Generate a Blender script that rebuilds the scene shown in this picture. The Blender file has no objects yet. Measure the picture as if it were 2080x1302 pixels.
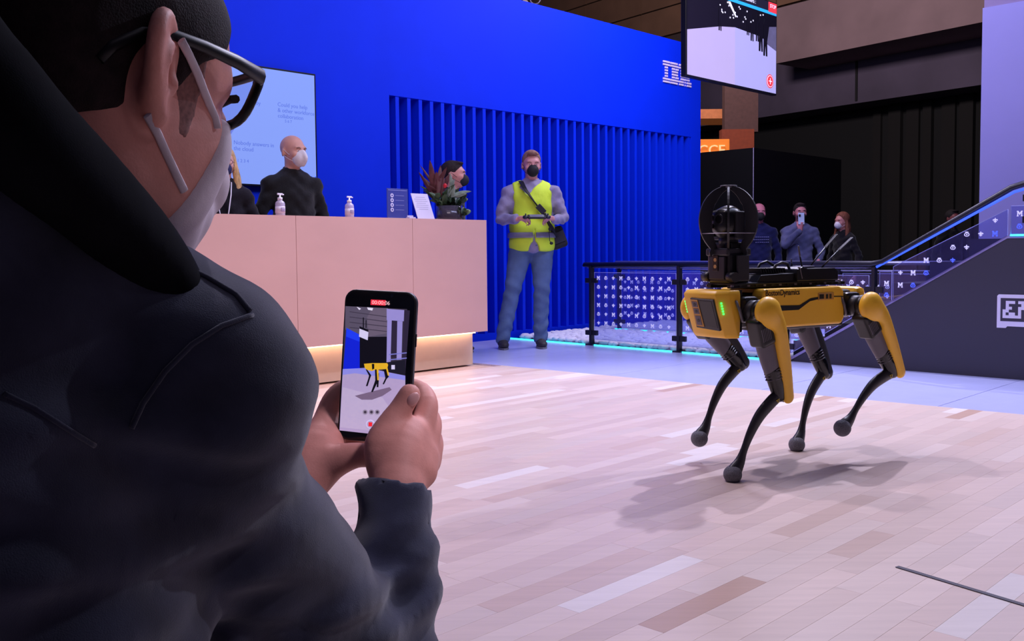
import bpy, bmesh, math, random
import numpy as np
from mathutils import Vector, Matrix, Euler
random.seed(7)
S = bpy.context.scene
COL = S.collection
PI = math.pi
# ---------------------------------------------------------------- camera
FPX, CH, PITCH, ROLL, YP = 1950.0, 0.87, math.radians(3.2), -0.0093, 621.0
_f0 = Vector((0, math.cos(PITCH), -math.sin(PITCH))); _u0 = Vector((0, math.sin(PITCH), math.cos(PITCH))); _r0 = Vector((1, 0, 0))
CR = _r0*math.cos(ROLL) + _u0*math.sin(ROLL); CU = -_r0*math.sin(ROLL) + _u0*math.cos(ROLL); CF = _f0
CL = Vector((0, 0, CH))
cd = bpy.data.cameras.new('camera'); cam = bpy.data.objects.new('camera', cd); COL.objects.link(cam)
m = Matrix.Identity(4)
for i in range(3):
    m[i][0], m[i][1], m[i][2], m[i][3] = CR[i], CU[i], -CF[i], CL[i]
cam.matrix_world = m
cd.sensor_fit = 'HORIZONTAL'; cd.sensor_width = 36.0; cd.lens = FPX/2080*36; cd.shift_y = -(651-YP)/2080; cd.clip_start = .05; cd.clip_end = 200
S.camera = cam
def P(px, py, Y):
    """a point of the place seen at photo pixel px,py and standing Y metres ahead"""
    d = CR*((px-1040)/FPX) + CU*((YP-py)/FPX) + CF
    return CL + d*(Y/d.y)
def G(px, py, z=0.0):
    d = CR*((px-1040)/FPX) + CU*((YP-py)/FPX) + CF
    return CL + d*((z-CH)/d.z)
# ---------------------------------------------------------------- light
S.view_settings.view_transform = 'Standard'; S.view_settings.look = 'None'; S.view_settings.gamma = 1; S.view_settings.use_curve_mapping = False
S.view_settings.exposure = -0.13
w = bpy.data.worlds.new('hall_air'); S.world = w; w.use_nodes = True
w.node_tree.nodes['Background'].inputs[0].default_value = (.19, .16, .36, 1); w.node_tree.nodes['Background'].inputs[1].default_value = .09
def lamp(name, kind, loc, target, power, color, size=.3, size_y=None, spot=None, blend=.5):
    l = bpy.data.lights.new(name, kind); l.energy = power; l.color = color
    if kind == 'AREA':
        l.shape = 'RECTANGLE'; l.size = size; l.size_y = size_y or size
    else: l.shadow_soft_size = size
    if kind == 'SPOT': l.spot_size = math.radians(spot or 60); l.spot_blend = blend
    o = bpy.data.objects.new(name, l); COL.objects.link(o); o.location = loc
    o.rotation_euler = (Vector(target)-Vector(loc)).to_track_quat('-Z', 'Y').to_euler()
    o.visible_camera = False if False else True
    return o
LAV = (.80, .72, 1.0)
lamp('stage_and_fill_spot', 'SPOT', (2.7, 7.2, 5.9), (1.0, 3.4, 0), 1020, (.76, .74, 1.0), .06, spot=80)
lamp('stage_and_fill_spot', 'SPOT', (-1.2, 6.2, 5.8), (1.2, 3.2, 0), 520, (.88, .78, 1.0), .07, spot=80)
lamp('stage_and_fill_spot', 'SPOT', (5.4, 7.5, 5.9), (.6, 3.2, 0), 850, (.76, .76, 1.0), .07, spot=65)
lamp('soft_fill', 'AREA', (.8, 4.2, 6.0), (.8, 3.8, 0), 95, (.78, .74, 1.0), 5, 4)  # added overhead fill for the whole booth, no real fitting
lamp('soft_fill', 'AREA', (2.6, 6.2, 5.4), (.6, 10.2, 1.4), 225, (.56, .62, 1.0), 3.5, 1.5)  # added fill that brightens the blue slatted wall
lamp('soft_fill', 'AREA', (-.6, 4.2, 4.2), (-1.2, 6.5, .6), 54, (1.0, .80, .82), 2.0, 1.2)  # added warm fill for the reception desk
lamp('stage_and_fill_spot', 'SPOT', (1.9, .1, 3.6), (-.10, 1.0, .74), 330, (.92, .80, 1.0), .25, spot=9.5, blend=.6)  # added fill aimed at the foreground hands, unlike the spots above
lamp('hall_fill', 'AREA', (1.5, 13.5, 6.6), (8.2, 21.5, 6.6), 640, (1.0, .86, .86), 2.0, 1.0)  # added fill that lifts the far beams and block wall
lamp('soft_fill', 'AREA', (2.2, 9.6, 4.6), (1.7, 9.6, 0), 130, (.80, .74, 1.0), 1.4, 1.0)  # added fill that brightens the pebble bed
# ---------------------------------------------------------------- materials
def lin(c):
    return tuple((x/255/12.92 if x/255 <= .04045 else ((x/255+.055)/1.055)**2.4) for x in c)
MATS = {}
def M(name, rgb=(128, 128, 128), rough=.5, metal=0.0, var=.12, scale=18.0, bump=0.0, spec=.5, emit=None, es=1.0, stretch=None, alpha=1.0, trans=0.0, bscale=None, sheen=0.0, coords='Object'):
    if name in MATS: return MATS[name]
    m = bpy.data.materials.new(name); m.use_nodes = True
    nt = m.node_tree; b = nt.nodes['Principled BSDF']
    c = lin(rgb)
    tc = nt.nodes.new('ShaderNodeTexCoord'); mp = nt.nodes.new('ShaderNodeMapping')
    nt.links.new(tc.outputs[coords], mp.inputs[0])
    if stretch: mp.inputs['Scale'].default_value = stretch
    nz = nt.nodes.new('ShaderNodeTexNoise'); nz.inputs['Scale'].default_value = scale; nz.inputs['Detail'].default_value = 4
    nt.links.new(mp.outputs[0], nz.inputs['Vector'])
    rp = nt.nodes.new('ShaderNodeValToRGB')
    rp.color_ramp.elements[0].position = .3; rp.color_ramp.elements[1].position = .7
    rp.color_ramp.elements[0].color = tuple(max(0, x*(1-var)) for x in c)+(1,)
    rp.color_ramp.elements[1].color = tuple(min(1, x*(1+var)) for x in c)+(1,)
    nt.links.new(nz.outputs['Fac'], rp.inputs[0]); nt.links.new(rp.outputs[0], b.inputs['Base Color'])
    b.inputs['Roughness'].default_value = rough; b.inputs['Metallic'].default_value = metal
    b.inputs['Specular IOR Level'].default_value = spec; b.inputs['Alpha'].default_value = alpha
    b.inputs['Transmission Weight'].default_value = trans
    if sheen: b.inputs['Sheen Weight'].default_value = sheen; b.inputs['Sheen Roughness'].default_value = .5
    if bump:
        n2 = nt.nodes.new('ShaderNodeTexNoise'); n2.inputs['Scale'].default_value = bscale or scale*4; n2.inputs['Detail'].default_value = 3
        nt.links.new(mp.outputs[0], n2.inputs['Vector'])
        bp = nt.nodes.new('ShaderNodeBump'); bp.inputs['Strength'].default_value = bump; bp.inputs['Distance'].default_value = .01
        nt.links.new(n2.outputs['Fac'], bp.inputs['Height']); nt.links.new(bp.outputs[0], b.inputs['Normal'])
    if emit:
        b.inputs['Emission Color'].default_value = lin(emit)+(1,); b.inputs['Emission Strength'].default_value = es
    MATS[name] = m
    return m
def glass_mat(name, tint=(230, 235, 255), rough=.0, refl=.12, fog=0.05, fogc=(120, 130, 220), fixed=None):
    """thin sheet glass: clear with fresnel reflections and a faint milky film"""
    m = bpy.data.materials.new(name); m.use_nodes = True; nt = m.node_tree; nt.nodes.clear()
    out = nt.nodes.new('ShaderNodeOutputMaterial'); tr = nt.nodes.new('ShaderNodeBsdfTransparent'); gl = nt.nodes.new('ShaderNodeBsdfGlossy')
    df = nt.nodes.new('ShaderNodeBsdfDiffuse'); m1 = nt.nodes.new('ShaderNodeMixShader'); m2 = nt.nodes.new('ShaderNodeMixShader')
    fr = nt.nodes.new('ShaderNodeFresnel'); fr.inputs[0].default_value = 1.45
    tr.inputs[0].default_value = lin(tint)+(1,); gl.inputs['Roughness'].default_value = rough; df.inputs[0].default_value = lin(fogc)+(1,)
    m1.inputs[0].default_value = fog; nt.links.new(tr.outputs[0], m1.inputs[1]); nt.links.new(df.outputs[0], m1.inputs[2])
    
    if fixed is None: nt.links.new(fr.outputs[0], m2.inputs[0])
    else: m2.inputs[0].default_value = fixed
    nt.links.new(m1.outputs[0], m2.inputs[1]); nt.links.new(gl.outputs[0], m2.inputs[2])
    nt.links.new(m2.outputs[0], out.inputs[0]); MATS[name] = m
    return m
# ---------------------------------------------------------------- objects
WM = {}
def _name(n):
    return n
def thing(name, label, cat, loc=(0, 0, 0), rot=None, group=None):
    o = bpy.data.objects.new(name, None); COL.objects.link(o); o.empty_display_size = .1
    o.location = loc
    mw = Matrix.Translation(Vector(loc))
    if rot is not None:
        if isinstance(rot, (int, float)): rot = Euler((0, 0, rot))
        if isinstance(rot, Matrix): rot = rot.to_euler()
        o.rotation_euler = rot; mw = mw @ rot.to_matrix().to_4x4()
    WM[o.name] = mw
    tag(o, label, cat, group)
    return o
def tag(o, label=None, cat=None, group=None, kind=None):
    if label: o['label'] = label
    if cat: o['category'] = cat
    if group: o['group'] = group
    if kind: o['kind'] = kind
    return o
def wm(o):
    return WM.get(o.name, Matrix.Identity(4)) if o else Matrix.Identity(4)
def mk(name, verts, faces, mat, parent=None, smooth=False, local=False, mats=None, mi=None, origin=None):
    """one mesh object; verts are world coordinates unless local"""
    me = bpy.data.meshes.new(name)
    V = np.array([tuple(v) for v in verts], dtype=np.float64) if not isinstance(verts, np.ndarray) else verts
    W = wm(parent)
    if not local and parent is not None:
        inv = np.array(W.inverted()); V = V @ inv[:3, :3].T + inv[:3, 3]
    if parent is None and origin is not None:
        V = V - np.array(tuple(origin))
    me.from_pydata(V.tolist(), [], [tuple(int(i) for i in f) for f in faces] if not isinstance(faces, np.ndarray) else faces.tolist())
    for mm in (mats or [mat]): me.materials.append(mm)
    if mi is not None: me.polygons.foreach_set('material_index', mi)
    if smooth: me.polygons.foreach_set('use_smooth', [True]*len(me.polygons))
    me.update()
    o = bpy.data.objects.new(name, me); COL.objects.link(o)
    if parent: o.parent = parent; WM[o.name] = W
    elif origin is not None: o.location = origin; WM[o.name] = Matrix.Translation(Vector(origin))
    return o
class MB:
    """collects primitive shapes, then links them as ONE mesh object"""
    def __init__(s, frame=None): s.bm = bmesh.new(); s.fr = frame or Matrix.Identity(4)
    def _x(s, vs, M4):
        for v in vs: v.co = s.fr @ (M4 @ v.co)
    def box(s, c, size, rot=None, bev=0.0, seg=2):
        t = bmesh.new(); bmesh.ops.create_cube(t, size=1)
        for v in t.verts: v.co = Vector((v.co.x*size[0], v.co.y*size[1], v.co.z*size[2]))
        if bev > 0: bmesh.ops.bevel(t, geom=t.edges[:], offset=bev, segments=seg, affect='EDGES', profile=.5)
        s._join(t, c, rot); return s
    def _join(s, t, c, rot):
        R = rot.to_matrix().to_4x4() if isinstance(rot, Euler) else (rot.to_4x4() if rot is not None else Matrix.Identity(4))
        M4 = s.fr @ Matrix.Translation(Vector(c)) @ R
        mp = {}
        for v in t.verts: mp[v] = s.bm.verts.new(M4 @ v.co)
        for f in t.faces:
            try: s.bm.faces.new([mp[v] for v in f.verts]).smooth = f.smooth
            except ValueError: pass
        t.free()
    def cyl(s, a, b, r, r2=None, seg=16, cap=True, smooth=True):
        a, b = Vector(a), Vector(b); d = b-a; r2 = r if r2 is None else r2
        t = bmesh.new(); bmesh.ops.create_cone(t, cap_ends=cap, segments=seg, radius1=r, radius2=r2, depth=d.length)
        for f in t.faces: f.smooth = smooth and len(f.verts) == 4
        s._join(t, (a+b)/2, d.to_track_quat('Z', 'Y').to_matrix()); return s
    def ball(s, c, r, seg=16, rot=None):
        t = bmesh.new(); bmesh.ops.create_uvsphere(t, u_segments=seg, v_segments=max(6, seg//2), radius=1)
        rr = (r, r, r) if isinstance(r, (int, float)) else r
        for v in t.verts: v.co = Vector((v.co.x*rr[0], v.co.y*rr[1], v.co.z*rr[2]))
        for f in t.faces: f.smooth = True
        s._join(t, c, rot); return s
    def tube(s, pts, r, seg=10, closed=False, flat=1.0, up=None):
        pts = [Vector(p) for p in pts]; n = len(pts); rings = []
        rs = r if isinstance(r, (list, tuple)) else [r]*n
        prev = None
        for i, p in enumerate(pts):
            if closed: t = (pts[(i+1) % n]-pts[i-1]).normalized()
            else: t = (pts[min(i+1, n-1)]-pts[max(i-1, 0)]).normalized()
            if up is not None: x = Vector(up).cross(t)
            elif prev is None: x = t.orthogonal()
            else: x = prev - t*prev.dot(t)
            if x.length < 1e-6: x = t.orthogonal()
            x.normalize(); prev = x; y = t.cross(x)
            rings.append([s.bm.verts.new(s.fr @ (p + (x*math.cos(2*PI*k/seg) + y*math.sin(2*PI*k/seg)*flat)*rs[i])) for k in range(seg)])
        for i in range(n if closed else n-1):
            a, b = rings[i], rings[(i+1) % n]
            for k in range(seg):
                f = s.bm.faces.new((a[k], a[(k+1) % seg], b[(k+1) % seg], b[k])); f.smooth = True
        if not closed:
            s.bm.faces.new(rings[0][::-1]); s.bm.faces.new(rings[-1])
        return s
    def lathe(s, c, prof, seg=24, rot=None):
        """prof: list of (radius, z)"""
        t = bmesh.new(); rings = []
        for r, z in prof: rings.append([t.verts.new((r*math.cos(2*PI*k/seg), r*math.sin(2*PI*k/seg), z)) for k in range(seg)])
        for a, b in zip(rings, rings[1:]):
            for k in range(seg):
                f = t.faces.new((a[k], a[(k+1) % seg], b[(k+1) % seg], b[k])); f.smooth = True
        if prof[0][0] > 1e-4: t.faces.new(rings[0][::-1])
        if prof[-1][0] > 1e-4: t.faces.new(rings[-1])
        s._join(t, c, rot); return s
    def prism(s, poly, ax, ay, an, o, t, bev=0):
        """polygon of (a,b) on axes ax,ay from origin o, thickness t along an"""
        ax, ay, an, o = Vector(ax), Vector(ay), Vector(an), Vector(o)
        b = bmesh.new()
        lo = [b.verts.new(o+ax*p[0]+ay*p[1]) for p in poly]; hi = [b.verts.new(v.co+an*t) for v in lo]; n = len(poly)
        b.faces.new(lo[::-1]); b.faces.new(hi)
        for i in range(n): b.faces.new((lo[i], lo[(i+1) % n], hi[(i+1) % n], hi[i]))
        bmesh.ops.recalc_face_normals(b, faces=b.faces[:])
        if bev: bmesh.ops.bevel(b, geom=b.edges[:], offset=bev, segments=2, affect='EDGES', profile=.5)
        s._join(b, (0, 0, 0), None); return s
    def build(s, name, mat, parent=None, label=None, cat=None, group=None, kind=None, origin=None):
        """geometry is in world coordinates (after the builder's own frame)"""
        bmesh.ops.recalc_face_normals(s.bm, faces=s.bm.faces[:])
        me = bpy.data.meshes.new(name); o = bpy.data.objects.new(name, me); COL.objects.link(o)
        W = wm(parent)
        if parent: s.bm.transform(W.inverted()); o.parent = parent; WM[o.name] = W
        elif origin is not None:
            s.bm.transform(Matrix.Translation(-Vector(origin))); o.location = origin; WM[o.name] = Matrix.Translation(Vector(origin))
        s.bm.to_mesh(me); s.bm.free(); me.materials.append(mat)
        tag(o, label, cat, group, kind)
        return o
def text_obj(name, body, size, frame, mat, parent=None, extrude=.001, align='LEFT', bold=0.0, sx=1.0):
    cu = bpy.data.curves.new(name, 'FONT'); cu.body = body; cu.size = size; cu.extrude = extrude; cu.align_x = align; cu.offset = bold; cu.resolution_u = 3
    t = bpy.data.objects.new('tmp', cu); COL.objects.link(t)
    dg = bpy.context.evaluated_depsgraph_get(); dg.update()
    me = bpy.data.meshes.new_from_object(t.evaluated_get(dg)); bpy.data.objects.remove(t); bpy.data.curves.remove(cu)
    me.name = name
    me.transform(Matrix.Diagonal((sx, 1, 1, 1))); me.transform(wm(parent).inverted() @ frame if parent else frame)
    me.materials.clear(); me.materials.append(mat)
    o = bpy.data.objects.new(name, me); COL.objects.link(o)
    if parent: o.parent = parent; WM[o.name] = wm(parent)
    return o
def frame(o, x, y):
    """matrix with origin o, x axis, y axis (z = x cross y)"""
    x = Vector(x).normalized(); y = Vector(y); y = (y-x*y.dot(x)).normalized(); z = x.cross(y); o = Vector(o)
    return Matrix(((x.x, y.x, z.x, o.x), (x.y, y.y, z.y, o.y), (x.z, y.z, z.z, o.z), (0, 0, 0, 1)))
# ---------------------------------------------------------------- smooth solid modelling (distance field -> one mesh)
class SDF:
    def __init__(s): s.ops = []
    def cone(s, a, b, r1, r2=None, k=.02, mode='u', flat=None, fn=None):
        a, b = np.array(tuple(a), float), np.array(tuple(b), float); r2 = r1 if r2 is None else r2
        s.ops.append(('c', (a, b, r1, r2, None if flat is None else np.array(tuple(Vector(flat).normalized())), fn or 1.0), k, mode, np.minimum(a-max(r1, r2)*max(1, 1), b-max(r1, r2)), np.maximum(a+max(r1, r2), b+max(r1, r2)))); return s
    def chain(s, pts, rs, k=.02, mode='u', flat=None, fn=None, sub=4, disp=None):
        """a smooth tapering limb through the points"""
        P_ = [np.array(tuple(p), float) for p in pts]; R_ = [float(r) for r in rs]
        if len(P_) > 2 and sub > 1:
            Q, T = [], []; n = len(P_)
            for i in range(n-1):
                p0, p1, p2, p3 = P_[max(i-1, 0)], P_[i], P_[i+1], P_[min(i+2, n-1)]; r0, r1, r2, r3 = R_[max(i-1, 0)], R_[i], R_[i+1], R_[min(i+2, n-1)]
                for j in range(sub):
                    t = j/sub; f = lambda a, b, c, d: .5*((2*b)+(c-a)*t+(2*a-5*b+4*c-d)*t*t+(3*b-a-3*c+d)*t**3)
                    Q.append(f(p0, p1, p2, p3)); T.append(f(r0, r1, r2, r3))
            P_ = Q+[P_[-1]]; R_ = T+[R_[-1]]
        e = max(R_)
        s.ops.append(('l', (P_, R_, None if flat is None else np.array(tuple(Vector(flat).normalized())), fn or 1.0), k, mode, np.min(P_, 0)-e, np.max(P_, 0)+e)); return s
    def ell(s, c, r, rot=None, k=.02, mode='u'):
        c = np.array(tuple(c), float); r = np.array(r, float)*np.ones(3); R = np.array(rot.to_3x3()) if rot is not None else np.eye(3)
        e = np.max(r)
        s.ops.append(('e', (c, r, R), k, mode, c-e, c+e)); return s
    def box(s, c, h, rot=None, rad=.01, k=.01, mode='u'):
        c = np.array(tuple(c), float); h = np.array(h, float); R = np.array(rot.to_3x3()) if rot is not None else np.eye(3)
        e = np.linalg.norm(h)
        s.ops.append(('b', (c, h, R, rad), k, mode, c-e, c+e)); return s
    def half(s, p, n, k=.002):
        """cut away the side the normal points to"""
        s.ops.append(('h', (np.array(tuple(p), float), np.array(tuple(Vector(n).normalized()), float)), k, 'i', None, None)); return s
    def field(s, X, Y, Z, res):
        big = .12
        F = np.full((len(X), len(Y), len(Z)), big, np.float32)
        for typ, a, k, mode, lo, hi in s.ops:
            if lo is not None and mode != 'i':
                mg = max(k, 0)*1.05+res*3
                i0, i1 = np.searchsorted(X, lo[0]-mg), np.searchsorted(X, hi[0]+mg); j0, j1 = np.searchsorted(Y, lo[1]-mg), np.searchsorted(Y, hi[1]+mg); k0, k1 = np.searchsorted(Z, lo[2]-mg), np.searchsorted(Z, hi[2]+mg)
                if i0 >= i1 or j0 >= j1 or k0 >= k1: continue
            else: i0, j0, k0 = 0, 0, 0; i1, j1, k1 = len(X), len(Y), len(Z)
            x = X[i0:i1, None, None]; y = Y[None, j0:j1, None]; z = Z[None, None, k0:k1]
            if typ in 'cl':
                segs = [a] if typ == 'c' else [(a[0][i], a[0][i+1], a[1][i], a[1][i+1], a[2], a[3]) for i in range(len(a[0])-1)]
                d = None
                for p0, p1, r1, r2, fl, fn in segs:
                    ba = p1-p0; bb = max(float(ba@ba), 1e-12)
                    dx, dy, dz = x-p0[0], y-p0[1], z-p0[2]
                    h = np.clip((dx*ba[0]+dy*ba[1]+dz*ba[2])/bb, 0, 1)
                    qx, qy, qz = dx-h*ba[0], dy-h*ba[1], dz-h*ba[2]
                    if fl is not None:
                        c = (qx*fl[0]+qy*fl[1]+qz*fl[2])*(1/fn-1); qx = qx+c*fl[0]; qy = qy+c*fl[1]; qz = qz+c*fl[2]
                    e = np.sqrt(qx*qx+qy*qy+qz*qz)-(r1+(r2-r1)*h)
                    if fl is not None: e = e*min(1, fn)
                    d = e if d is None else np.minimum(d, e)
            elif typ == 'e':
                c, r, R = a; dx, dy, dz = x-c[0], y-c[1], z-c[2]
                l = [dx*R[0, i]+dy*R[1, i]+dz*R[2, i] for i in range(3)]
                k0_ = np.sqrt(sum((l[i]/r[i])**2 for i in range(3))); k1_ = np.sqrt(sum((l[i]/r[i]**2)**2 for i in range(3)))+1e-9
                d = k0_*(k0_-1)/k1_
            elif typ == 'b':
                c, hh, R, rad = a; dx, dy, dz = x-c[0], y-c[1], z-c[2]
                l = [np.abs(dx*R[0, i]+dy*R[1, i]+dz*R[2, i])-(hh[i]-rad) for i in range(3)]
                d = np.sqrt(sum(np.maximum(q, 0)**2 for q in l))+np.minimum(np.maximum(l[0], np.maximum(l[1], l[2])), 0)-rad
            else:
                p, n = a; d = (x-p[0])*n[0]+(y-p[1])*n[1]+(z-p[2])*n[2]
            cur = F[i0:i1, j0:j1, k0:k1]; kk = max(k, 1e-5)
            if mode == 'u': h = np.maximum(kk-np.abs(cur-d), 0)/kk; F[i0:i1, j0:j1, k0:k1] = np.minimum(cur, d)-h*h*kk*.25
            elif mode == 's': d = -d; h = np.maximum(kk-np.abs(cur-d), 0)/kk; F[i0:i1, j0:j1, k0:k1] = np.maximum(cur, d)+h*h*kk*.25
            else: h = np.maximum(kk-np.abs(cur-d), 0)/kk; F[i0:i1, j0:j1, k0:k1] = np.maximum(cur, d)+h*h*kk*.25
        return F
    def mesh(s, res, disp=None, clip=None):
        los = [o[4] for o in s.ops if o[3] == 'u']; his = [o[5] for o in s.ops if o[3] == 'u']
        lo = np.min(los, 0)-res*3-.012; hi = np.max(his, 0)+res*3+.012
        if clip is not None: lo = np.maximum(lo, clip[0]); hi = np.minimum(hi, clip[1])
        X = np.arange(lo[0], hi[0], res, dtype=np.float32); Y = np.arange(lo[1], hi[1], res, dtype=np.float32); Z = np.arange(lo[2], hi[2], res, dtype=np.float32)
        F = s.field(X, Y, Z, res)
        if disp is not None: F = F + disp(X[:, None, None], Y[None, :, None], Z[None, None, :])
        F[0], F[-1] = .1, .1; F[:, 0], F[:, -1] = .1, .1; F[:, :, 0], F[:, :, -1] = .1, .1
        In = F < 0
        nx, ny, nz = F.shape
        cnt = np.zeros((nx-1, ny-1, nz-1), np.int8)
        for a in (0, 1):
            for b in (0, 1):
                for c in (0, 1): cnt += In[a:nx-1+a, b:ny-1+b, c:nz-1+c]
        act = (cnt > 0) & (cnt < 8)
        ci = np.argwhere(act); idx = np.full(act.shape, -1, np.int64); idx[act] = np.arange(len(ci))
        acc = np.zeros((len(ci), 3)); n = np.zeros(len(ci))
        cs = [(a, b, c) for a in (0, 1) for b in (0, 1) for c in (0, 1)]
        val = {c: F[ci[:, 0]+c[0], ci[:, 1]+c[1], ci[:, 2]+c[2]] for c in cs}
        for c in cs:
            for ax in range(3):
                if c[ax] == 0:
                    c2 = list(c); c2[ax] = 1; c2 = tuple(c2)
                    v0, v1 = val[c], val[c2]; x = (v0 < 0) != (v1 < 0)
                    t = np.where(x, v0/np.where(x, v0-v1, 1), 0)
                    p = np.tile(np.array(c, float), (len(ci), 1)); p[:, ax] += t
                    acc += p*x[:, None]; n += x
        Vv = (ci+acc/n[:, None])*res+np.array([X[0], Y[0], Z[0]])
        quads = []
        for ax in range(3):
            sl0 = [slice(1, -1)]*3; sl1 = [slice(1, -1)]*3
            sl0[ax] = slice(0, -1); sl1[ax] = slice(1, None)
            A = In[tuple(sl0)]; B = In[tuple(sl1)]
            e = np.argwhere(A != B)
            if len(e) == 0: continue
            fl = A[e[:, 0], e[:, 1], e[:, 2]]
            o = e.copy()
            for q in range(3):
                if q != ax: o[:, q] += 1
            u_, v_ = (ax+1) % 3, (ax+2) % 3
            def cell(du, dv):
                c = o.copy(); c[:, u_] -= du; c[:, v_] -= dv
                return idx[c[:, 0], c[:, 1], c[:, 2]]
            q4 = np.stack([cell(1, 1), cell(0, 1), cell(0, 0), cell(1, 0)], 1)
            q4[~fl] = q4[~fl][:, ::-1]
            quads.append(q4)
        Q = np.concatenate(quads); Q = Q[(Q >= 0).all(1)]
        return Vv, Q
    def build(s, name, mat, parent=None, res=.01, M4=None, disp=None, label=None, clip=None, local=False, cat=None, group=None):
        V, Q = s.mesh(res, disp, clip)
        if M4 is not None: a = np.array(M4); V = V @ a[:3, :3].T + a[:3, 3]
        o = mk(name, V, Q, mat, parent, smooth=True, local=local)
        tag(o, label, cat, group)
        return o
# ================================================================ the setting
U = Vector((.70, .714, 0)).normalized(); V_ = Vector((.714, -.70, 0)).normalized(); Z_ = Vector((0, 0, 1))
WA = Vector((-.29, 9.4, 0))                    # a point on the blue wall's foot
def wall_t(px):                                # distance along the wall under a photo column
    k = (px-1040)/FPX; return (k*WA.y-WA.x)/(U.x-k*U.y)
RB = frame((0, 0, 0), U, Z_).to_3x3()          # x along the wall, y up, z = out of the wall (u x up)
def ubox(o, du, dn, dz):
    """8 corners: from o along U du, along V_ dn, up dz -> verts, faces"""
    o = Vector(o); vs = [o+U*a+V_*b+Z_*c for c in (0, dz) for b in (0, dn) for a in (0, du)]
    return vs, [(0, 1, 3, 2), (4, 6, 7, 5), (0, 4, 5, 1), (2, 3, 7, 6), (0, 2, 6, 4), (1, 5, 7, 3)]
def struct(name, verts, faces, mat, parent=None, **k):
    o = mk(name, verts, faces, mat, parent, **k)
    if parent is None: o['kind'] = 'structure'
    return o
def slab(name, poly, z0, z1, mat, parent=None):
    n = len(poly); vs = [Vector((p[0], p[1], z0)) for p in poly]+[Vector((p[0], p[1], z1)) for p in poly]
    a = sum(poly[i][0]*poly[(i+1) % n][1]-poly[(i+1) % n][0]*poly[i][1] for i in range(n))
    if a < 0: vs = [Vector((p[0], p[1], z0)) for p in poly[::-1]]+[Vector((p[0], p[1], z1)) for p in poly[::-1]]
    fs = [tuple(range(n))[::-1], tuple(range(n, 2*n))]+[(i, (i+1) % n, (i+1) % n+n, i+n) for i in range(n)]
    return struct(name, vs, fs, mat, parent)
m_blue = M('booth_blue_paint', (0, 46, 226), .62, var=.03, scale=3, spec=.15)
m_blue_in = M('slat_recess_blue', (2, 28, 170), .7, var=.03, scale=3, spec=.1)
# hall floor (the booth stands on a low platform) and the platform
hall = struct('floor', [(-14, -4, -.3), (22, -4, -.3), (22, 30, -.3), (-14, 30, -.3), (-14, -4, -.4), (22, -4, -.4), (22, 30, -.4), (-14, 30, -.4)],
              [(0, 1, 2, 3), (7, 6, 5, 4), (0, 4, 5, 1), (1, 5, 6, 2), (2, 6, 7, 3), (3, 7, 4, 0)], M('hall_floor_carpet', (26, 24, 34), .8, bump=.3))
L0 = Vector((.74, 8.9, 0)); LV = Vector((.70, -.71, 0)).normalized(); LN = Vector((-LV.y, LV.x, 0))*-1   # LN towards the camera side
if LN.y > 0: LN = -LN
def L(t, z=0, off=0): return L0+LV*t+Z_*z+LN*off
B1, B2 = G(963, 737), G(2080, 842); BD = (B2-B1).normalized()
slab('platform', [(-6, -1.5), (6.2, -1.5), tuple((L(5.2))[:2]), tuple(L(4.2, 0, -2.3)[:2]), tuple((WA+U*4)[:2]), tuple((WA-U*8)[:2])], -.30, -.025, M('platform_ply', (70, 60, 70), .7))
bpy.data.objects['platform'].name = 'trim_1'
# wood floor --------------------------------------------------------------
wood = struct('floor', [], [], M('gap_dark', (200, 172, 158), .8)); wood_root = wood
def wood_mat(name, rgb):
    m = M(name, rgb, .36, var=.06, scale=2.2, spec=.42, coords='Object')
    nt = m.node_tree; b = nt.nodes['Principled BSDF']; mp = nt.nodes['Mapping']
    geo = nt.nodes.new('ShaderNodeNewGeometry'); nt.links.new(geo.outputs['Position'], mp.inputs[0])
    mp.inputs['Rotation'].default_value = (0, 0, -math.atan2(U.y, U.x)); mp.inputs['Scale'].default_value = (1.2, 16, 1)
    nz = [n for n in nt.nodes if n.type == 'TEX_NOISE'][0]; nz.inputs['Detail'].default_value = 8; nz.inputs['Roughness'].default_value = .65
    rp = [n for n in nt.nodes if n.type == 'VALTORGB'][0]
    oi = nt.nodes.new('ShaderNodeObjectInfo'); mr = nt.nodes.new('ShaderNodeMapRange'); mr.inputs['To Min'].default_value = .93; mr.inputs['To Max'].default_value = 1.05
    nt.links.new(oi.outputs['Random'], mr.inputs[0])
    mx = nt.nodes.new('ShaderNodeMix'); mx.data_type = 'RGBA'; mx.blend_type = 'MULTIPLY'; mx.inputs[0].default_value = 1
    nt.links.new(rp.outputs[0], mx.inputs[6]); nt.links.new(mr.outputs[0], mx.inputs[7]); nt.links.new(mx.outputs[2], b.inputs['Base Color'])
    return m
WOODS = [wood_mat('maple_pale', (216, 194, 182)), wood_mat('maple_pink', (214, 190, 178)), wood_mat('maple_cream', (219, 199, 188)), wood_mat('maple_white', (228, 217, 211)), wood_mat('maple_tan', (206, 180, 166)), wood_mat('maple_brown', (194, 160, 142))]
WW = [36, 30, 24, 4, 5, 1.5]
rng = random.Random(11)
PW, GAP = .073, .0003
def plank_geo(l, w=PW-GAP, h=.012):
    c = .0003
    vs = []
    for (z, i) in ((-h, 0), (-c, 0), (0, c)):
        vs += [(i, i, z), (l-i, i, z), (l-i, w-i, z), (i, w-i, z)]
    fs = [(8, 9, 10, 11)]
    for a in (0, 4): fs += [(a+k, a+(k+1) % 4, a+4+(k+1) % 4, a+4+k) for k in range(4)]
    return vs, fs
Vn = V_
def uv2(p): return p.dot(U), p.dot(Vn)
lens = [.30, .38, .46, .54, .63, .75, .95]
pm_ = {}
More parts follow.
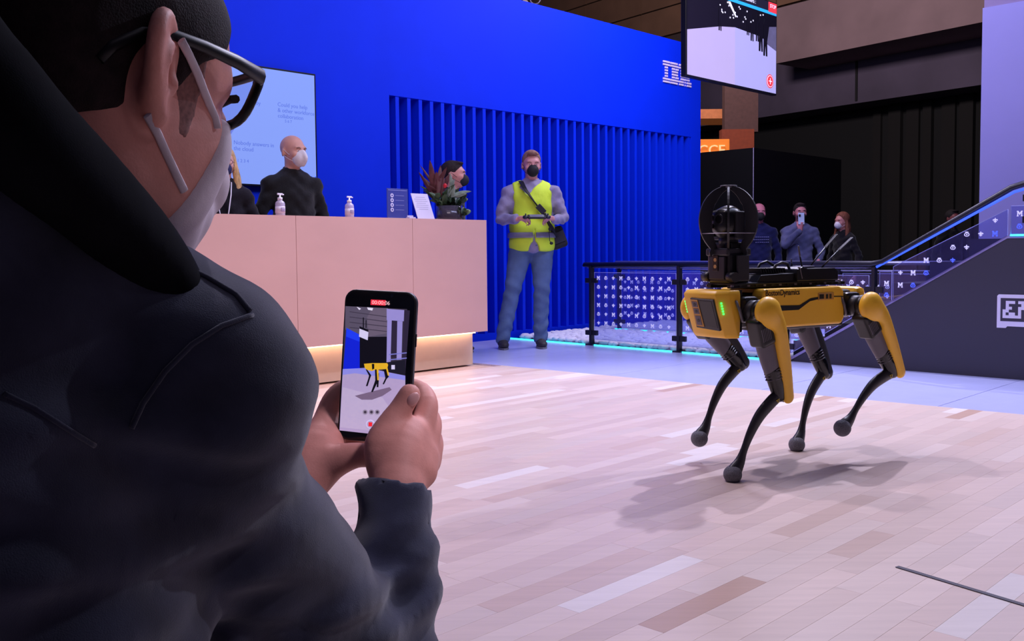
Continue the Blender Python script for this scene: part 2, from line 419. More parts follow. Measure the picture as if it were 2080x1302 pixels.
for li, l in enumerate(lens):
    for wi, wm_ in enumerate(WOODS):
        me = bpy.data.meshes.new('plank'); vs, fs = plank_geo(l-GAP)
        # local x = U, local y = V_ mirrored so that z stays up
        me.from_pydata([(x, -y, z) for x, y, z in vs], [], [f[::-1] for f in fs]); me.materials.append(wm_); me.update(); pm_[(li, wi)] = me
rotz = math.atan2(U.y, U.x)
def proj(p):
    d = Vector(p)-CL; z = d.dot(CF)
    return (1040+FPX*d.dot(CR)/z, YP-FPX*d.dot(CU)/z, z) if z > .05 else (-9, -9, -1)
planks = []
ubq = uv2(B1)
v_lo, v_hi = -5.2, 3.6
row = 0; v = v_lo
while v < v_hi:
    # where this row meets the platform edge
    def edge(vv):   # u on the boundary line for a given v
        b1u, b1v = uv2(B1); bu, bv = BD.dot(U), BD.dot(Vn); return b1u+(vv-b1v)/bv*bu
    e0, e1 = edge(v), edge(v+PW); ue = min(e0, e1)
    u = -1.4-rng.random()*.9
    while True:
        li = rng.choices(range(7), [10, 14, 18, 18, 16, 12, 8])[0]; wi = rng.choices(range(6), WW)[0]
        if u+lens[li] > ue-.12:
            planks.append((u, v, None, wi, e0, e1)); break
        planks.append((u, v, li, wi, 0, 0)); u += lens[li]
    v += PW; row += 1
MARK = [(G(1480, 1185), 5), (G(1290, 1197), 3), (G(1740, 1095), 4), (G(1030, 1002), 4), (G(1130, 1180), 4), (G(1760, 1010), 4)]
vis = []; rest = []
for p in planks:
    c = U*(p[0]+.25)+Vn*(p[1]+PW/2); x, y, z = proj(c)
    if p[2] is not None:
        wi = 0 if p[3] == 5 else p[3]
        for q_, k_ in MARK:
            uu, vv = uv2(q_)
            if p[0] <= uu < p[0]+lens[p[2]] and p[1] <= vv < p[1]+PW: wi = k_
        p = (p[0], p[1], p[2], wi, 0, 0)
    if p[2] is None or not (560 < x < 2140 and 600 < y < 1360) or (x < 700 and y > 1050): rest.append(p)
    else: vis.append((z, p))
vis.sort(key=lambda q: q[0]); rest += [p for _, p in vis[300:]]
for _, p in vis[:300]:
    o = bpy.data.objects.new('plank', pm_[(p[2], p[3])]); COL.objects.link(o); o.parent = wood
    o.location = U*p[0]+Vn*p[1]; o.rotation_euler = (0, 0, rotz)
vs, fs, mi = [], [], []
for u, v, li, wi, e0, e1 in rest:
    a, f = plank_geo((lens[li] if li is not None else 1)-GAP); b = len(vs)
    for k, (x, y, z) in enumerate(a):
        if li is None and (k % 4) in (1, 2): x = (e0 if y < PW/2 else e1)-u-(1-GAP-x)
        vs.append(U*(u+x)+Vn*(v+y)+Z_*z)
    fs += [tuple(b+i for i in q[::-1]) for q in f]; mi += [wi]*len(f)
o = mk('distant_planks', vs, fs, None, wood, mats=WOODS, mi=mi); o['kind'] = 'stuff'
# underlay of the wood floor itself
bmq = bmesh.new(); q = [bmq.verts.new(p) for p in ((-5, -1.4, -.013), (5.2, -1.4, -.013), tuple(B2+BD*1.6-Z_*.013), tuple(B1-BD*3.3-Z_*.013))]; bmq.faces.new(q); bmq.to_mesh(wood.data); bmq.free(); wood.data.materials.clear(); wood.data.materials.append(MATS['gap_dark'])
# white floor beyond ----------------------------------------------------
m_white = M('white_floor_lacquer', (192, 196, 244), .22, var=.03, scale=4, spec=.5)
nb = V_.copy(); tt = -4.2; k = 0
back = Vector((-BD.y, BD.x, 0));  back = back if back.y > 0 else -back
wf = struct('floor', [], [], m_white)
edges = [-4.2, -2.6, -1.3, 0.0, 1.3, 2.45, 3.5, 5.2]
for a, b in zip(edges, edges[1:]):
    g = .002
    p0, p1 = B1+BD*(a+g), B1+BD*(b-g)
    def hit(p):      # far end: on the light line right of the pebbles, on the wall foot left of them
        q = p
        den = U.x*LN.x+U.y*LN.y; t1 = (L0-q).dot(LN)/den
        den2 = U.dot(V_) if False else None
        tw = 2.1
        s = (q+U*t1-L0).dot(LV)
        return q+U*(t1 if s > -1.1 else min(t1, 9))
    slab('floor_panel', [tuple(p0[:2]), tuple(p1[:2]), tuple(hit(p1)[:2]), tuple(hit(p0)[:2])], -.02, 0.0, m_white, wf)
# pebble bed ---------------------------------------------------------------
bed = thing('pebble_bed', 'bed of loose white pebbles behind the cyan light line at the blue slatted wall', 'pebbles', L(0))
vs = [L(-1.03, 0, -.03), L(1.99, 0, -.03), L(1.99, 0, -2.7), L(-1.03, 0, -2.7)]
mk('bed_base', [v+Z_*c for c in (-.02, 0) for v in vs], [(0, 1, 2, 3), (7, 6, 5, 4), (0, 4, 5, 1), (1, 5, 6, 2), (2, 6, 7, 3), (3, 7, 4, 0)], M('bed_base', (150, 150, 190), .9), bed)
m_peb = M('white_pebble', (240, 236, 250), .75, var=.06, scale=9)
pr = random.Random(5); pmesh = []
for k in range(8):
    b = bmesh.new(); bmesh.ops.create_icosphere(b, subdivisions=2, radius=.5)
    for vv in b.verts: vv.co = Vector((vv.co.x*1.25, vv.co.y*.9, vv.co.z*.62))*(1+pr.uniform(-.13, .13))
    for f in b.faces: f.smooth = True
    me = bpy.data.meshes.new('pebble'); b.to_mesh(me); b.free(); me.materials.append(m_peb); pmesh.append(me)
peb = []
t = -1.25
while t < 4.2:
    s_ = .02
    while s_ < 2.6:
        p = L(t+pr.uniform(-.02, .02), .004, -s_-pr.uniform(-.018, .018)+0)
        # stay in front of the blue wall
        if (p-WA).dot(V_) > .06 and t < 1.97 and s_ > .05: peb.append((p, pr.uniform(.055, .088), pr.uniform(0, 6.3), pr.randrange(8)))
        s_ += .058
    t += .062
def pvis(p):
    x, y, z = proj(p); return 1030 < x < 1660
pv = sorted([q for q in peb if pvis(q[0])], key=lambda q: q[0].y); po = pv[300:]+[q for q in peb if not pvis(q[0])]
W_ = WM[bed.name].inverted()
for p, s, r, k in pv[:300]:
    o = bpy.data.objects.new('pebble', pmesh[k]); COL.objects.link(o); o.parent = bed; o.location = W_ @ (p+Z_*s*.22); o.rotation_euler = (pr.uniform(-.3, .3), pr.uniform(-.3, .3), r); o.scale = (s, s, s)
vs, fs = [], []
arr = [(np.array([tuple(v.co) for v in me.vertices]), [tuple(p.vertices) for p in me.polygons]) for me in pmesh]
for p, s, r, k in po:
    a, f = arr[k]; c_, s2 = math.cos(r), math.sin(r); R = np.array([[c_, -s2, 0], [s2, c_, 0], [0, 0, 1]]); b = len(vs)
    vs += (a @ R.T*s+np.array(tuple(p+Z_*s*.22))).tolist(); fs += [tuple(b+i for i in q) for q in f]
o = mk('distant_pebbles', vs, fs, m_peb, bed, smooth=True); o['kind'] = 'stuff'
# blue wall -----------------------------------------------------------------
WT, SZ = 3.40, 2.27
tl, tr, te = wall_t(797), wall_t(1404), wall_t(1423)
wall = struct('wall_back', *ubox(WA-U*8, 8+tl, -.30, WT), m_blue)
for nm, o_, du, dn, z0, z1 in (('wall_panel', tl, tr-tl, -.30, SZ, WT), ('wall_panel', tr, te-tr, -.30, 0, WT)):
    mk(nm, *ubox(WA+U*o_+Z_*z0, du, dn, z1-z0), m_blue, wall)
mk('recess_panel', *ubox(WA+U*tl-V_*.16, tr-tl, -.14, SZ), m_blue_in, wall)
mk('base_board', *ubox(WA+U*tl-V_*.16, tr-tl, .16, .07), m_blue, wall)
ns = 35; pitch = (tr-tl)/ns; sm = None
for k in range(ns):
    ov = WA+U*(tl+pitch*(k+.55))-V_*.155+Z_*.07
    if sm is None:
        vs, fs = ubox((0, 0, 0), .040, .150, SZ-.07); sm = mk('slat', vs, fs, m_blue, wall, local=True); sm.location = ov
        o = sm
    else:
        o = sm.copy(); COL.objects.link(o); o.location = ov
# striped logo on the wall
m_logo = M('logo_white', (235, 215, 235), .6, var=.02)
rows = {0: [(0, 7), (8, 16), (18, 22.6), (27.4, 32)], 1: [(0, 7), (8, 17), (18, 23.2), (26.8, 32)], 2: [(2, 5), (10, 13), (14.2, 17.2), (20, 23.8), (26.2, 30)],
        3: [(2, 5), (10, 16.4), (20, 24.4), (25.6, 30)], 4: [(2, 5), (10, 16.4), (20, 23), (23.4, 26.6), (27, 30)], 5: [(2, 5), (10, 13), (14.2, 17.2), (20, 23), (24, 26), (27, 30)],
        6: [(0, 7), (8, 17), (18, 23), (24.4, 25.6), (27, 32)], 7: [(0, 7), (8, 16), (18, 23), (24.8, 25.2), (27, 32)]}
lg = MB(); t0, t1 = wall_t(1347), wall_t(1403); sx = (t1-t0)/32; zt = 3.135; rh = .268/8
for r, segs in rows.items():
    for a, b in segs:
        o_ = WA+U*(t0+(a+b)/2*sx)+V_*.006+Z_*(zt-(r+.5)*rh)
        lg.box(o_, ((b-a)*sx, rh*.60, .012), rot=RB)
lg.build('wall_logo', m_logo, wall, label='white striped logo letters')
# wall screen ------------------------------------------------------------------
tA, tB = wall_t(642)-1.66, wall_t(642)
zb, zt2 = 1.405, 2.345
t_ = thing('wall_screen', 'large pale blue display with a black rim on the blue wall behind the desk', 'screen', WA+U*((tA+tB)/2)+V_*.02+Z_*zb)
MB().box(WA+U*((tA+tB)/2)+V_*.03+Z_*((zb+zt2)/2), (tB-tA, zt2-zb, .055), rot=RB, bev=.004).build('housing', M('screen_black', (12, 12, 18), .35), t_)
MB().box(WA+U*((tA+tB)/2)+V_*.0585+Z_*((zb+zt2)/2), (tB-tA-.03, zt2-zb-.03, .002), rot=RB).build('display', M('display_paleblue', (60, 80, 120), .3, var=.0, emit=(140, 165, 252), es=.92), t_)
def wtext(body, px, py, size, col, nm='display_text'):
    tq = wall_t(px); p = WA+U*tq+V_*.0605; z = P(px, py, (WA+U*tq).y).z; p = Vector((p.x, p.y, z))
    fr = frame(p, U, Z_); fr = Matrix.Translation(V_*.0) @ fr
    text_obj(nm, body, size, fr, col, t_, extrude=.0006)
m_dt = M('display_ink', (60, 80, 150), .5, emit=(92, 118, 215), es=.8, var=0)
wtext('Could you help\n& other workforce\ncollaboration', 564, 217, .045, m_dt)
wtext('Nobody answers in\nthe cloud', 474, 294, .045, m_dt)
wtext('Sort by', 500, 212, .045, m_dt)
wtext('1 2 3 4', 480, 330, .036, m_dt); wtext('5 6 7', 578, 250, .032, m_dt)
wtext('IBM', 612, 372, .085, M('display_blue', (20, 60, 200), .5, emit=(40, 90, 235), es=.9, var=0))
# black cupboard below the screen
# desk ----------------------------------------------------------------------
DC = Vector((-.189, 7.38, 0)); DH = 1.116
m_desk = M('desk_veneer', (212, 166, 156), .5, var=.04, scale=1.6, stretch=(1, 1, 2), spec=.3)
def D(t, back=0, z=0): return DC-U*t-V_*back+Z_*z
desk = thing('reception_desk', 'long pale wood reception desk with a glowing recessed plinth', 'desk', D(2.5, .35, 0))
seams = [0, .735, 1.70, 2.66, 3.62, 4.6]
for a, b in zip(seams, seams[1:]):
    mk('front_panel', *ubox(D(b-.0015, .03, .264), b-a-.003, .03, DH-.264), m_desk, desk)
mk('worktop', *ubox(D(4.6, .78, DH-.03), 4.6, .75-.003, .03), M('worktop_veneer', (232, 190, 172), .45, var=.03), desk)
mk('end_panel', *ubox(D(.03, .78, .264), .03, .748, DH-.294), m_desk, desk)
mk('carcass', *ubox(D(4.6, .74, .264), 4.56, .70, .03), m_desk, desk)
m_pl = M('plinth_cream', (238, 214, 190), .45, var=.02)
mk('plinth', *ubox(D(4.5, .64, .0), 4.5-.03, .50, .262), m_pl, desk)
mk('light_strip', *ubox(D(4.5, .115, .246), 4.46, .02, .014), M('warm_led', (255, 225, 190), .5, emit=(255, 214, 170), es=5.5, var=0), desk, )
# railing and stair ------------------------------------------------------------
m_rail = M('rail_dark_metal', (38, 38, 52), .35, metal=.5, var=.05)
m_led = M('cyan_led', (120, 230, 255), .5, emit=(40, 225, 245), es=3.2, var=0)
m_ledb = M('blue_led', (60, 90, 255), .5, emit=(48, 84, 255), es=1.6, var=0)
m_gl = glass_mat('rail_glass', (232, 236, 255), fog=.06, fogc=(150, 140, 235))
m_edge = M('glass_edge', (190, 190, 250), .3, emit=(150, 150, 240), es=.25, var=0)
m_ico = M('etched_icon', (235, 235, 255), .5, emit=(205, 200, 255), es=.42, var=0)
m_ico2 = M('etched_icon_blue', (90, 110, 250), .5, emit=(60, 90, 255), es=.8, var=0)
def icon(mb, kind, c, s, X, N):
    """X along panel, Z up, N normal"""
    c = Vector(c); mb_ = lambda poly: mb.prism(poly, X, Z_, N, c, .0012)
    if kind == 0:      # letter M with slab feet
        mb_([(-.5*s, -.5*s), (-.18*s, -.5*s), (-.18*s, -.36*s), (-.25*s, -.36*s), (-.25*s, .12*s), (0, -.3*s), (.25*s, .12*s), (.25*s, -.36*s), (.18*s, -.36*s), (.18*s, -.5*s), (.5*s, -.5*s), (.5*s, -.36*s), (.42*s, -.36*s), (.42*s, .36*s), (.5*s, .36*s), (.5*s, .5*s), (.22*s, .5*s), (0, .1*s), (-.22*s, .5*s), (-.5*s, .5*s), (-.5*s, .36*s), (-.42*s, .36*s), (-.42*s, -.36*s), (-.5*s, -.36*s)])
    elif kind == 1:    # eye
        n = 14
        for k in range(n):
            a, b = 2*PI*k/n, 2*PI*(k+1)/n
            mb_([(math.cos(a)*.5*s, math.sin(a)*.38*s-.08*s), (math.cos(b)*.5*s, math.sin(b)*.38*s-.08*s), (math.cos(b)*.34*s, math.sin(b)*.26*s-.08*s), (math.cos(a)*.34*s, math.sin(a)*.26*s-.08*s)])
        mb_([(math.cos(2*PI*k/8)*.14*s, math.sin(2*PI*k/8)*.14*s-.08*s) for k in range(8)])
        mb_([(-.36*s, .30*s), (.36*s, .30*s), (.22*s, .48*s), (-.22*s, .48*s)])
    else:              # bee
        mb_([(math.cos(2*PI*k/10)*.11*s, math.sin(2*PI*k/10)*.5*s) for k in range(10)])
        for sg in (-1, 1):
            mb_([(sg*(.06+.2*math.cos(q)+.22)*s, (.1+.13*math.sin(q)-.05*math.cos(q))*s) for q in [2*PI*k/8*sg for k in range(8)]])
            mb_([(sg*(.06+.11*math.cos(q)+.12)*s, (-.2+.09*math.sin(q))*s) for q in [2*PI*k/8*sg for k in range(8)]])
def pane(parent, pt, t0, t1, z0f, z1f, blue=None, pitch=.088, rowp=.083, rows0=None, phase=0, edge_l=True):
    """one glass pane on line pt(t,z): straight or raking edges, with its etched icons"""
    quad = [pt(t0, z0f(t0)), pt(t1, z0f(t1)), pt(t1, z1f(t1)), pt(t0, z1f(t0))]
    X = (pt(1)-pt(0)).normalized(); N = X.cross(Z_); th = .008
    vs = [q+N*th*s for s in (0, 1) for q in quad]
    g = mk('glass_pane', vs, [(0, 3, 2, 1), (4, 5, 6, 7), (0, 1, 5, 4), (1, 2, 6, 5), (2, 3, 7, 6), (3, 0, 4, 7)], m_gl, parent)
    e = MB()
    for a, b in ((0, 1), (1, 2), (2, 3), (3, 0)): e.tube([quad[a], quad[b]], .0024, seg=4)
    e.build('glass_edge', m_edge, g)
    ib, ib2 = MB(), MB(); n1 = n2 = 0
    t = t0+.055; c = 0
    while t < t1-.03:
        z = .625 if rows0 is None else rows0; r = 0
        while z > (.17 if rows0 is None else 0):
            if z0f(t)+.03 < z < z1f(t)-.03:
                near = (z-z0f(t) < .08) if blue else False
                icon(ib2 if near else ib, (c+r+phase) % 3, pt(t, z)+N*(th+.0005)*(1 if N.y < 0 else -.1), .036, X, N)
                if near: n2 += 1
                else: n1 += 1
            z -= rowp; r += 1
        t += pitch; c += 1
    if n1: ib.build('etched_icons', m_ico, g, kind='stuff')
    if n2: ib2.build('lit_icons', m_ico2, g, label='blue lit icons along the lower edge', kind='stuff')
RZ = .735
rail = thing('glass_railing', 'low dark railing with icon-etched glass panes beside the stair', 'railing', L(0))
def post(parent, pt, t, z1=RZ, clamps=(.60, .115), z0=0.0):
    m_ = MB(); X = (pt(1)-pt(0)).normalized(); R = frame((0, 0, 0), X, Z_).to_3x3()
    m_.box(pt(t, (z0+z1)/2), (.026, z1-z0, .05), rot=R, bev=.002); m_.box(pt(t, z0+.006), (.09, .012, .09), rot=R, bev=.002)
    p = m_.build('post', m_rail, parent)
    for z in clamps:
        MB().box(pt(t, z0+z), (.135, .045, .034), rot=R, bev=.003).build('clamp', m_rail, p)
for t in (0, .985, 2.0, 2.70): post(rail, L, t, z0=0 if t < 2.2 else .6*(t-2.03)*1.0, z1=RZ, clamps=(.60, .115) if t < 2.2 else (.17,))
hr = MB(); Rl = frame((0, 0, 0), LV, Z_).to_3x3()
hr.tube([L(-.09, RZ+.012), L(2.68, RZ+.025), L(2.76, RZ+.04), L(3.62, 1.262), L(3.70, 1.285), L(4.9, 1.285)], .026, seg=10, flat=.75)
hr.build('handrail', m_rail, rail)
hl = MB(); hl.tube([L(-.05, RZ-.016), L(2.68, RZ-.004)], .005, seg=6); hl.build('handrail_lip', M('rail_light_metal', (150, 145, 190), .3, metal=.6), rail)
hl = MB(); hl.tube([L(2.72, RZ+.002, .012), L(3.64, 1.232, .012), L(3.72, 1.252, .012), L(4.9, 1.252, .012)], .009, seg=6); hl.build('rail_light', m_ledb, rail, label='blue light line under the sloping handrail')
flat0 = lambda z: (lambda t: z)
pane(rail, L, .035, .95, flat0(.055), flat0(.675))
pane(rail, L, 1.02, 1.965, flat0(.055), flat0(.675), phase=1)
pane(rail, L, 2.035, 2.66, lambda t: max(.055, .6*(t-2.03)+.06), flat0(.675), phase=2)
sl = lambda t: .6*(min(t, 3.6)-2.03)
st = lambda t: .70+.41*(t-2.76)*1.02 if t < 3.62 else 1.065
pane(rail, L, 2.74, 2.83, lambda t: sl(t)+.01, lambda t: .705, rows0=.62, blue=True)
pane(rail, L, 2.84, 3.60, lambda t: sl(t)+.005, lambda t: .74+.50*(t-2.84)+.0, rows0=1.05, blue=True, pitch=.090, rowp=.088, phase=1)
pane(rail, L, 3.62, 4.6, lambda t: .94, lambda t: 1.14, rows0=1.09, blue=True, pitch=.1)
post(rail, L, 3.76, z1=1.28, z0=.93, clamps=(.12, .26))
# stair flank, black
flank = thing('stair_flank', 'black raking side wall of the stair with a white emblem', 'stair wall', L(3.3))
m_bk = M('flank_black', (52, 50, 66), .55, var=.04, scale=2)
fl = MB(); fl.prism([(2.02, 0), (5.1, 0), (5.1, .93), (3.6, .93)], LV, Z_, -LN, L(0, 0, 0), .06); fl.build('flank_panel', m_bk, flank)
tm = MB(); tm.prism([(2.02, 0), (3.6, .93), (5.1, .93), (5.1, .946), (3.595, .946), (2.0, .01)], LV, Z_, -LN, L(0, 0, .004), .07); tm.build('edge_trim', M('trim_lavender', (150, 140, 190), .4), flank)
MB().tube([L(3.62, .95, .008), L(5.0, .95, .008)], .006, seg=6).build('edge_light', m_led, flank)
# low plinth under the flank
# emblem: white frame with a pixel pattern
em = MB(); E0 = L(3.545, .338, .001)
out = [(0, 0), (.055, 0), (.065, .012), (.20, .012), (.21, 0), (.27, 0), (.27, .215), (.262, .222), (.01, .222), (0, .212)]
em.prism(out, LV, Z_, LN, E0, .004); em.build('emblem', M('emblem_white', (225, 220, 240), .5, var=.02), flank, label='white computer-shaped emblem')
ep = MB(); ep.prism([(.022, .045), (.25, .045), (.25, .198), (.022, .198)], LV, Z_, LN, E0+LN*.0042, .001); ep.build('emblem_field', m_bk, flank)
px = ["11110.11", "1000.011", "1110.101", "1000.101", "1.111101", "111.1001", "000.0111"]
eg = MB(); cs_ = .019
glyph = ["0111011001", "0100001001", "0110011101", "1100010101", "1011010111", "1111110011"]
for r, line in enumerate(glyph):
    for c, ch in enumerate(line):
        if ch == '1': eg.prism([(0, 0), (cs_, 0), (cs_, cs_), (0, cs_)], LV, Z_, LN, E0+LN*.0054+LV*(.036+c*cs_)+Z_*(.066+(5-r)*cs_), .001)
eg.build('emblem_pattern', MATS['emblem_white'], flank)
# stair treads behind the flank
stt = thing('stair', 'stair steps rising behind the black side wall', 'stair', L(2.9, 0, -.6))
for k in range(6):
    MB().prism([(2.02+k*.262, 0), (2.02+k*.262+.30, 0), (2.02+k*.262+.30, .155*(k+1)), (2.02+k*.262, .155*(k+1))], LV, Z_, -LN, L(0, 0, -.07), 1.05).build('step', M('step_dark', (34, 32, 42), .6), stt)
MB().prism([(3.62, 0), (5.1, 0), (5.1, .93), (3.62, .93)], LV, Z_, -LN, L(0, 0, -.07), 1.05).build('landing', MATS['step_dark'], stt)
# floor light line
fl_ = thing('floor_light_line', 'cyan light line along the foot of the near glass railing', 'light strip', L(.5))
MB().tube([L(-1.15, .004, .02), L(2.0, .004, .02)], .0055, seg=6).build('light_line', m_led, fl_)
# far railing
F0 = Vector((1.155, 10.3, 0))
FO = (F0-L0).dot(-LN); FT = (F0-L0).dot(LV)
def F(t, z=0, off=0): return L(t+FT, z, off-FO)
rf = thing('glass_railing', 'second glass railing set further back between the pebbles and the stair', 'railing', F(0))
for t in (0, 1.25, 2.5): post(rf, F, t)
MB().tube([F(-.05, RZ+.012), F(4.3, RZ+.012)], .022, seg=10, flat=.75).build('handrail', MATS['rail_light_metal'], rf)
MB().tube([F(-.05, RZ-.055), F(4.3, RZ-.055)], .008, seg=6).build('lower_bar', MATS['rail_light_metal'], rf)
pane(rf, F, .03, 1.22, flat0(.05), flat0(.655), phase=1); pane(rf, F, 1.28, 2.47, flat0(.05), flat0(.655)); pane(rf, F, 2.53, 4.2, flat0(.05), flat0(.655), phase=2)
f2 = thing('floor_light_line', 'cyan light line along the foot of the farther railing', 'light strip', F(.5))
MB().tube([F(-.05, .035, .02), F(4.2, .035, .02)], .006, seg=6).build('light_line', m_led, f2)
# column -------------------------------------------------------------------
c0 = P(1991, 300, 8.6); c0.z = -.3
col_ = struct('trim_2', *((lambda o: ([o+LV*a-LN*b*1+Z_*c for c in (0, 3.28) for b in (0, .7) for a in (0, .9)], [(0, 2, 3, 1), (4, 5, 7, 6), (0, 1, 5, 4), (2, 6, 7, 3), (0, 4, 6, 2), (1, 3, 7, 5)]))(c0)), M('column_white', (158, 148, 214), .6, var=.03, scale=1.2))
mk('column_top', [c0+LV*(a*.88+.01)-LN*(b*.68+.01)+Z_*c for c in (3.28, 7.5) for b in (0, 1) for a in (0, 1)], [(0, 2, 3, 1), (4, 5, 7, 6), (0, 1, 5, 4), (2, 6, 7, 3), (0, 4, 6, 2), (1, 3, 7, 5)], M('column_concrete', (150, 128, 170), .8, var=.08, scale=4), col_)
# far hall: concrete beams, block wall, curtains ------------------------------
FD = Vector((.59, -.807, 0)).normalized(); FN = Vector((-.807, -.59, 0)); F9 = Vector((7.58, 20, 0))
def fbox(t0, t1, z0, z1, d0, d1):
    o = F9+FD*t0+FN*(-d0)+Z_*z0; a = FD*(t1-t0); b = FN*(-(d1-d0)); c = Z_*(z1-z0)
    vs = [o+a*i+b*j+c*k for k in (0, 1) for j in (0, 1) for i in (0, 1)]
    return vs, [(0, 2, 3, 1), (4, 5, 7, 6), (0, 1, 5, 4), (2, 6, 7, 3), (0, 4, 6, 2), (1, 3, 7, 5)]
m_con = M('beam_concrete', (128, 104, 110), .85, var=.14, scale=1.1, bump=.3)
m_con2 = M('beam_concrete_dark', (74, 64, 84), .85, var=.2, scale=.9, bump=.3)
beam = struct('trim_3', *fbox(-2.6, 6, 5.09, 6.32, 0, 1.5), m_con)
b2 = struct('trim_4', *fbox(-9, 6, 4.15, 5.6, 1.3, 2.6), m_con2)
for k, t in enumerate((-5.2, -1.4, 1.5)): mk('beam_joint', *fbox(t, t+.05, 4.2, 5.2, 1.27, 1.32), M('joint_dark', (20, 16, 22), .9), b2)
bw = struct('wall_far', *fbox(-14, 6, 6.0, 11, .14, .5), M('block_mortar', (66, 50, 50), .9))
m_blk = M('block_brown', (112, 80, 62), .85, var=.14, scale=1.5, bump=.25)
for r in range(6):
    z = 6.36+r*.72
    for c in range(9):
        t = -13.6+c*2.2+(r % 2)*.0
        mk('block', *fbox(t+.012, t+2.176, z+.015, z+.70, .02, .15), m_blk, bw)
dk = struct('wall_dark', *fbox(-16, 8, -.3, 4.3, 2.2, 2.5), M('curtain_black', (6, 5, 10), .9, var=.1))
m_ct = M('curtain_maroon', (12, 7, 10), .9, var=.2, scale=1.0)
for k in range(14):
    mk('curtain_fold', *fbox(-1.5+k*.42, -1.5+k*.42+(.30 if k % 3 else .2), -.29, 4.28, 2.12-.04*(k % 2), 2.2), m_ct, dk)
# black booth box with a corner towards us
K0 = P(1530, 300, 13.5); KH = K0.z; K0.z = -.3
Km = M('booth_black', (8, 7, 14), .45, var=.1)
kb = struct('wall_booth', *ubox(K0, 2.7, -3.5, KH+.3), Km)
MB().tube([K0+V_*.004+Z_*.3, K0+V_*.004+Z_*(KH+.3)], .005, seg=5).build('edge_trim', MATS['trim_lavender'], kb)
# orange stand behind
o0 = P(1418, 300, 15.0)
og = thing('orange_sign', 'orange lit sign with pale letters past the end of the blue wall', 'sign', (o0.x, o0.y, -.3))
MB().box(P(1440, 306, 15.0), (.62, .10, .34), bev=.01).build('sign_box', M('orange_lit', (230, 120, 30), .6, emit=(225, 118, 24), es=.62, var=.05), og)
text_obj('sign_letters', 'CCE', .22, frame(P(1418, 315, 14.94)-Vector((0, .0, 0)), (1, 0, 0), (0, 0, 1)), M('sign_letter_pale', (240, 200, 150), .6, emit=(245, 190, 120), es=.8, var=0), og, extrude=.01)
a = P(1425, 330, 15.1); MB().cyl((a.x+.1, a.y, -.3), (a.x+.1, a.y, a.z), .03).build('sign_pole', MATS['rail_dark_metal'], og)
ob = thing('orange_stand', 'rust orange stand wall with a concrete head beside the orange sign', 'stand', P(1500, 300, 16))
pa, pb = P(1466, 330, 16), P(1532, 262, 16)
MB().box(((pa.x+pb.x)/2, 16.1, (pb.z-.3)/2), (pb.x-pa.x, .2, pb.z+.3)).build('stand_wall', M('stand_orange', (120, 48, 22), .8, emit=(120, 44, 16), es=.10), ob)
pa, pb = P(1472, 268, 16.6), P(1540, 236, 16.6)
MB().box(((pa.x+pb.x)/2, 16.7, (pa.z+pb.z)/2+.3), (pb.x-pa.x, .2, pb.z-pa.z+.6)).build('stand_head', M('stand_brown', (74, 46, 44), .8), ob)
pa, pb = P(1380, 242, 17.2), P(1490, 222, 17.2)
MB().box(((pa.x+pb.x)/2, 17.6, (pa.z+pb.z)/2), (pb.x-pa.x, .9, pb.z-pa.z)).build('beam_underside', M('beam_orange_light', (170, 100, 60), .8, emit=(160, 90, 50), es=.25), ob)  # beam underside, the orange light on it put into colour and glow
# lit lettering and ring above the wall
rg = thing('ceiling_hook', 'pale metal ring on a rod hanging above the blue wall', 'hook', P(1085, 26, 12.5))
c = P(1087, -2, 12.5); MB().tube([c+Vector((math.cos(a), 0, math.sin(a)))*.065 for a in [2*PI*k/18 for k in range(18)]], .011, seg=8, closed=True).build('ring', M('hook_metal', (170, 150, 160), .4, metal=.4), rg)
MB().cyl(c-Z_*.065, c-Z_*.30, .009).build('rod', MATS['hook_metal'], rg); MB().cyl(c+Z_*.065, c+Z_*1.2, .009).build('rod', MATS['hook_metal'], rg)
lt = thing('hanging_letters', 'grey letters of a hall sign peeping over the blue wall', 'sign', P(1050, 20, 16))
text_obj('letters', 'ES', .30, frame(P(1037, 24, 16), (1, 0, -.1), (0, 0, 1)), M('letter_grey', (120, 105, 115), .7), lt, extrude=.03)
text_obj('letters', 'Son', .22, frame(P(984, 4, 16), (1, 0, -.1), (0, 0, 1)), M('letter_pale', (190, 170, 180), .7), lt, extrude=.03)
# hanging screen ---------------------------------------------------------------
h0 = P(1388, 155, 7.9); hw, hh = 1.46, .835
hs = thing('hanging_screen', 'black rimmed display hung in front of the wall end, showing a camera view', 'screen', h0+U*(hw/2))
hc = h0+U*(hw/2)+Z_*(hh/2)
MB().box(hc, (hw, hh, .05), rot=RB, bev=.004).build('housing', MATS['screen_black'], hs)
def hbox(u0, u1, z0, z1, mat, nm, d=.0262):
    return MB().box(h0+U*(u0+u1)/2*1.0+Z_*((z0+z1)/2)+V_*d, (u1-u0, z1-z0, .002), rot=RB).build(nm, mat, hs)
m_fx = M('view_floor', (150, 130, 170), .3, emit=(186, 172, 214), es=.95, var=.05, scale=3)
m_fy = M('view_floor_right', (150, 140, 185), .3, emit=(168, 164, 216), es=.95, var=.05, scale=3)
m_dk = M('view_dark', (10, 8, 16), .3, emit=(12, 9, 20), es=.8, var=.2)
hbox(.015, hw-.015, .015, hh-.015, m_dk, 'view_dark', .0255)
def hprism(poly, mat, nm, d=.0274):
    MB().prism(poly, U, Z_, V_, h0+V_*d, .001).build(nm, mat, hs)
hprism([(.015, .015), (.74, .015), (.74, .505), (.5, .475), (.015, .375)], m_fx, 'view_floor', .0268)
hprism([(.74, .015), (hw-.015, .015), (hw-.015, .43), (1.15, .49), (.74, .505)], m_fy, 'view_floor', .0268)
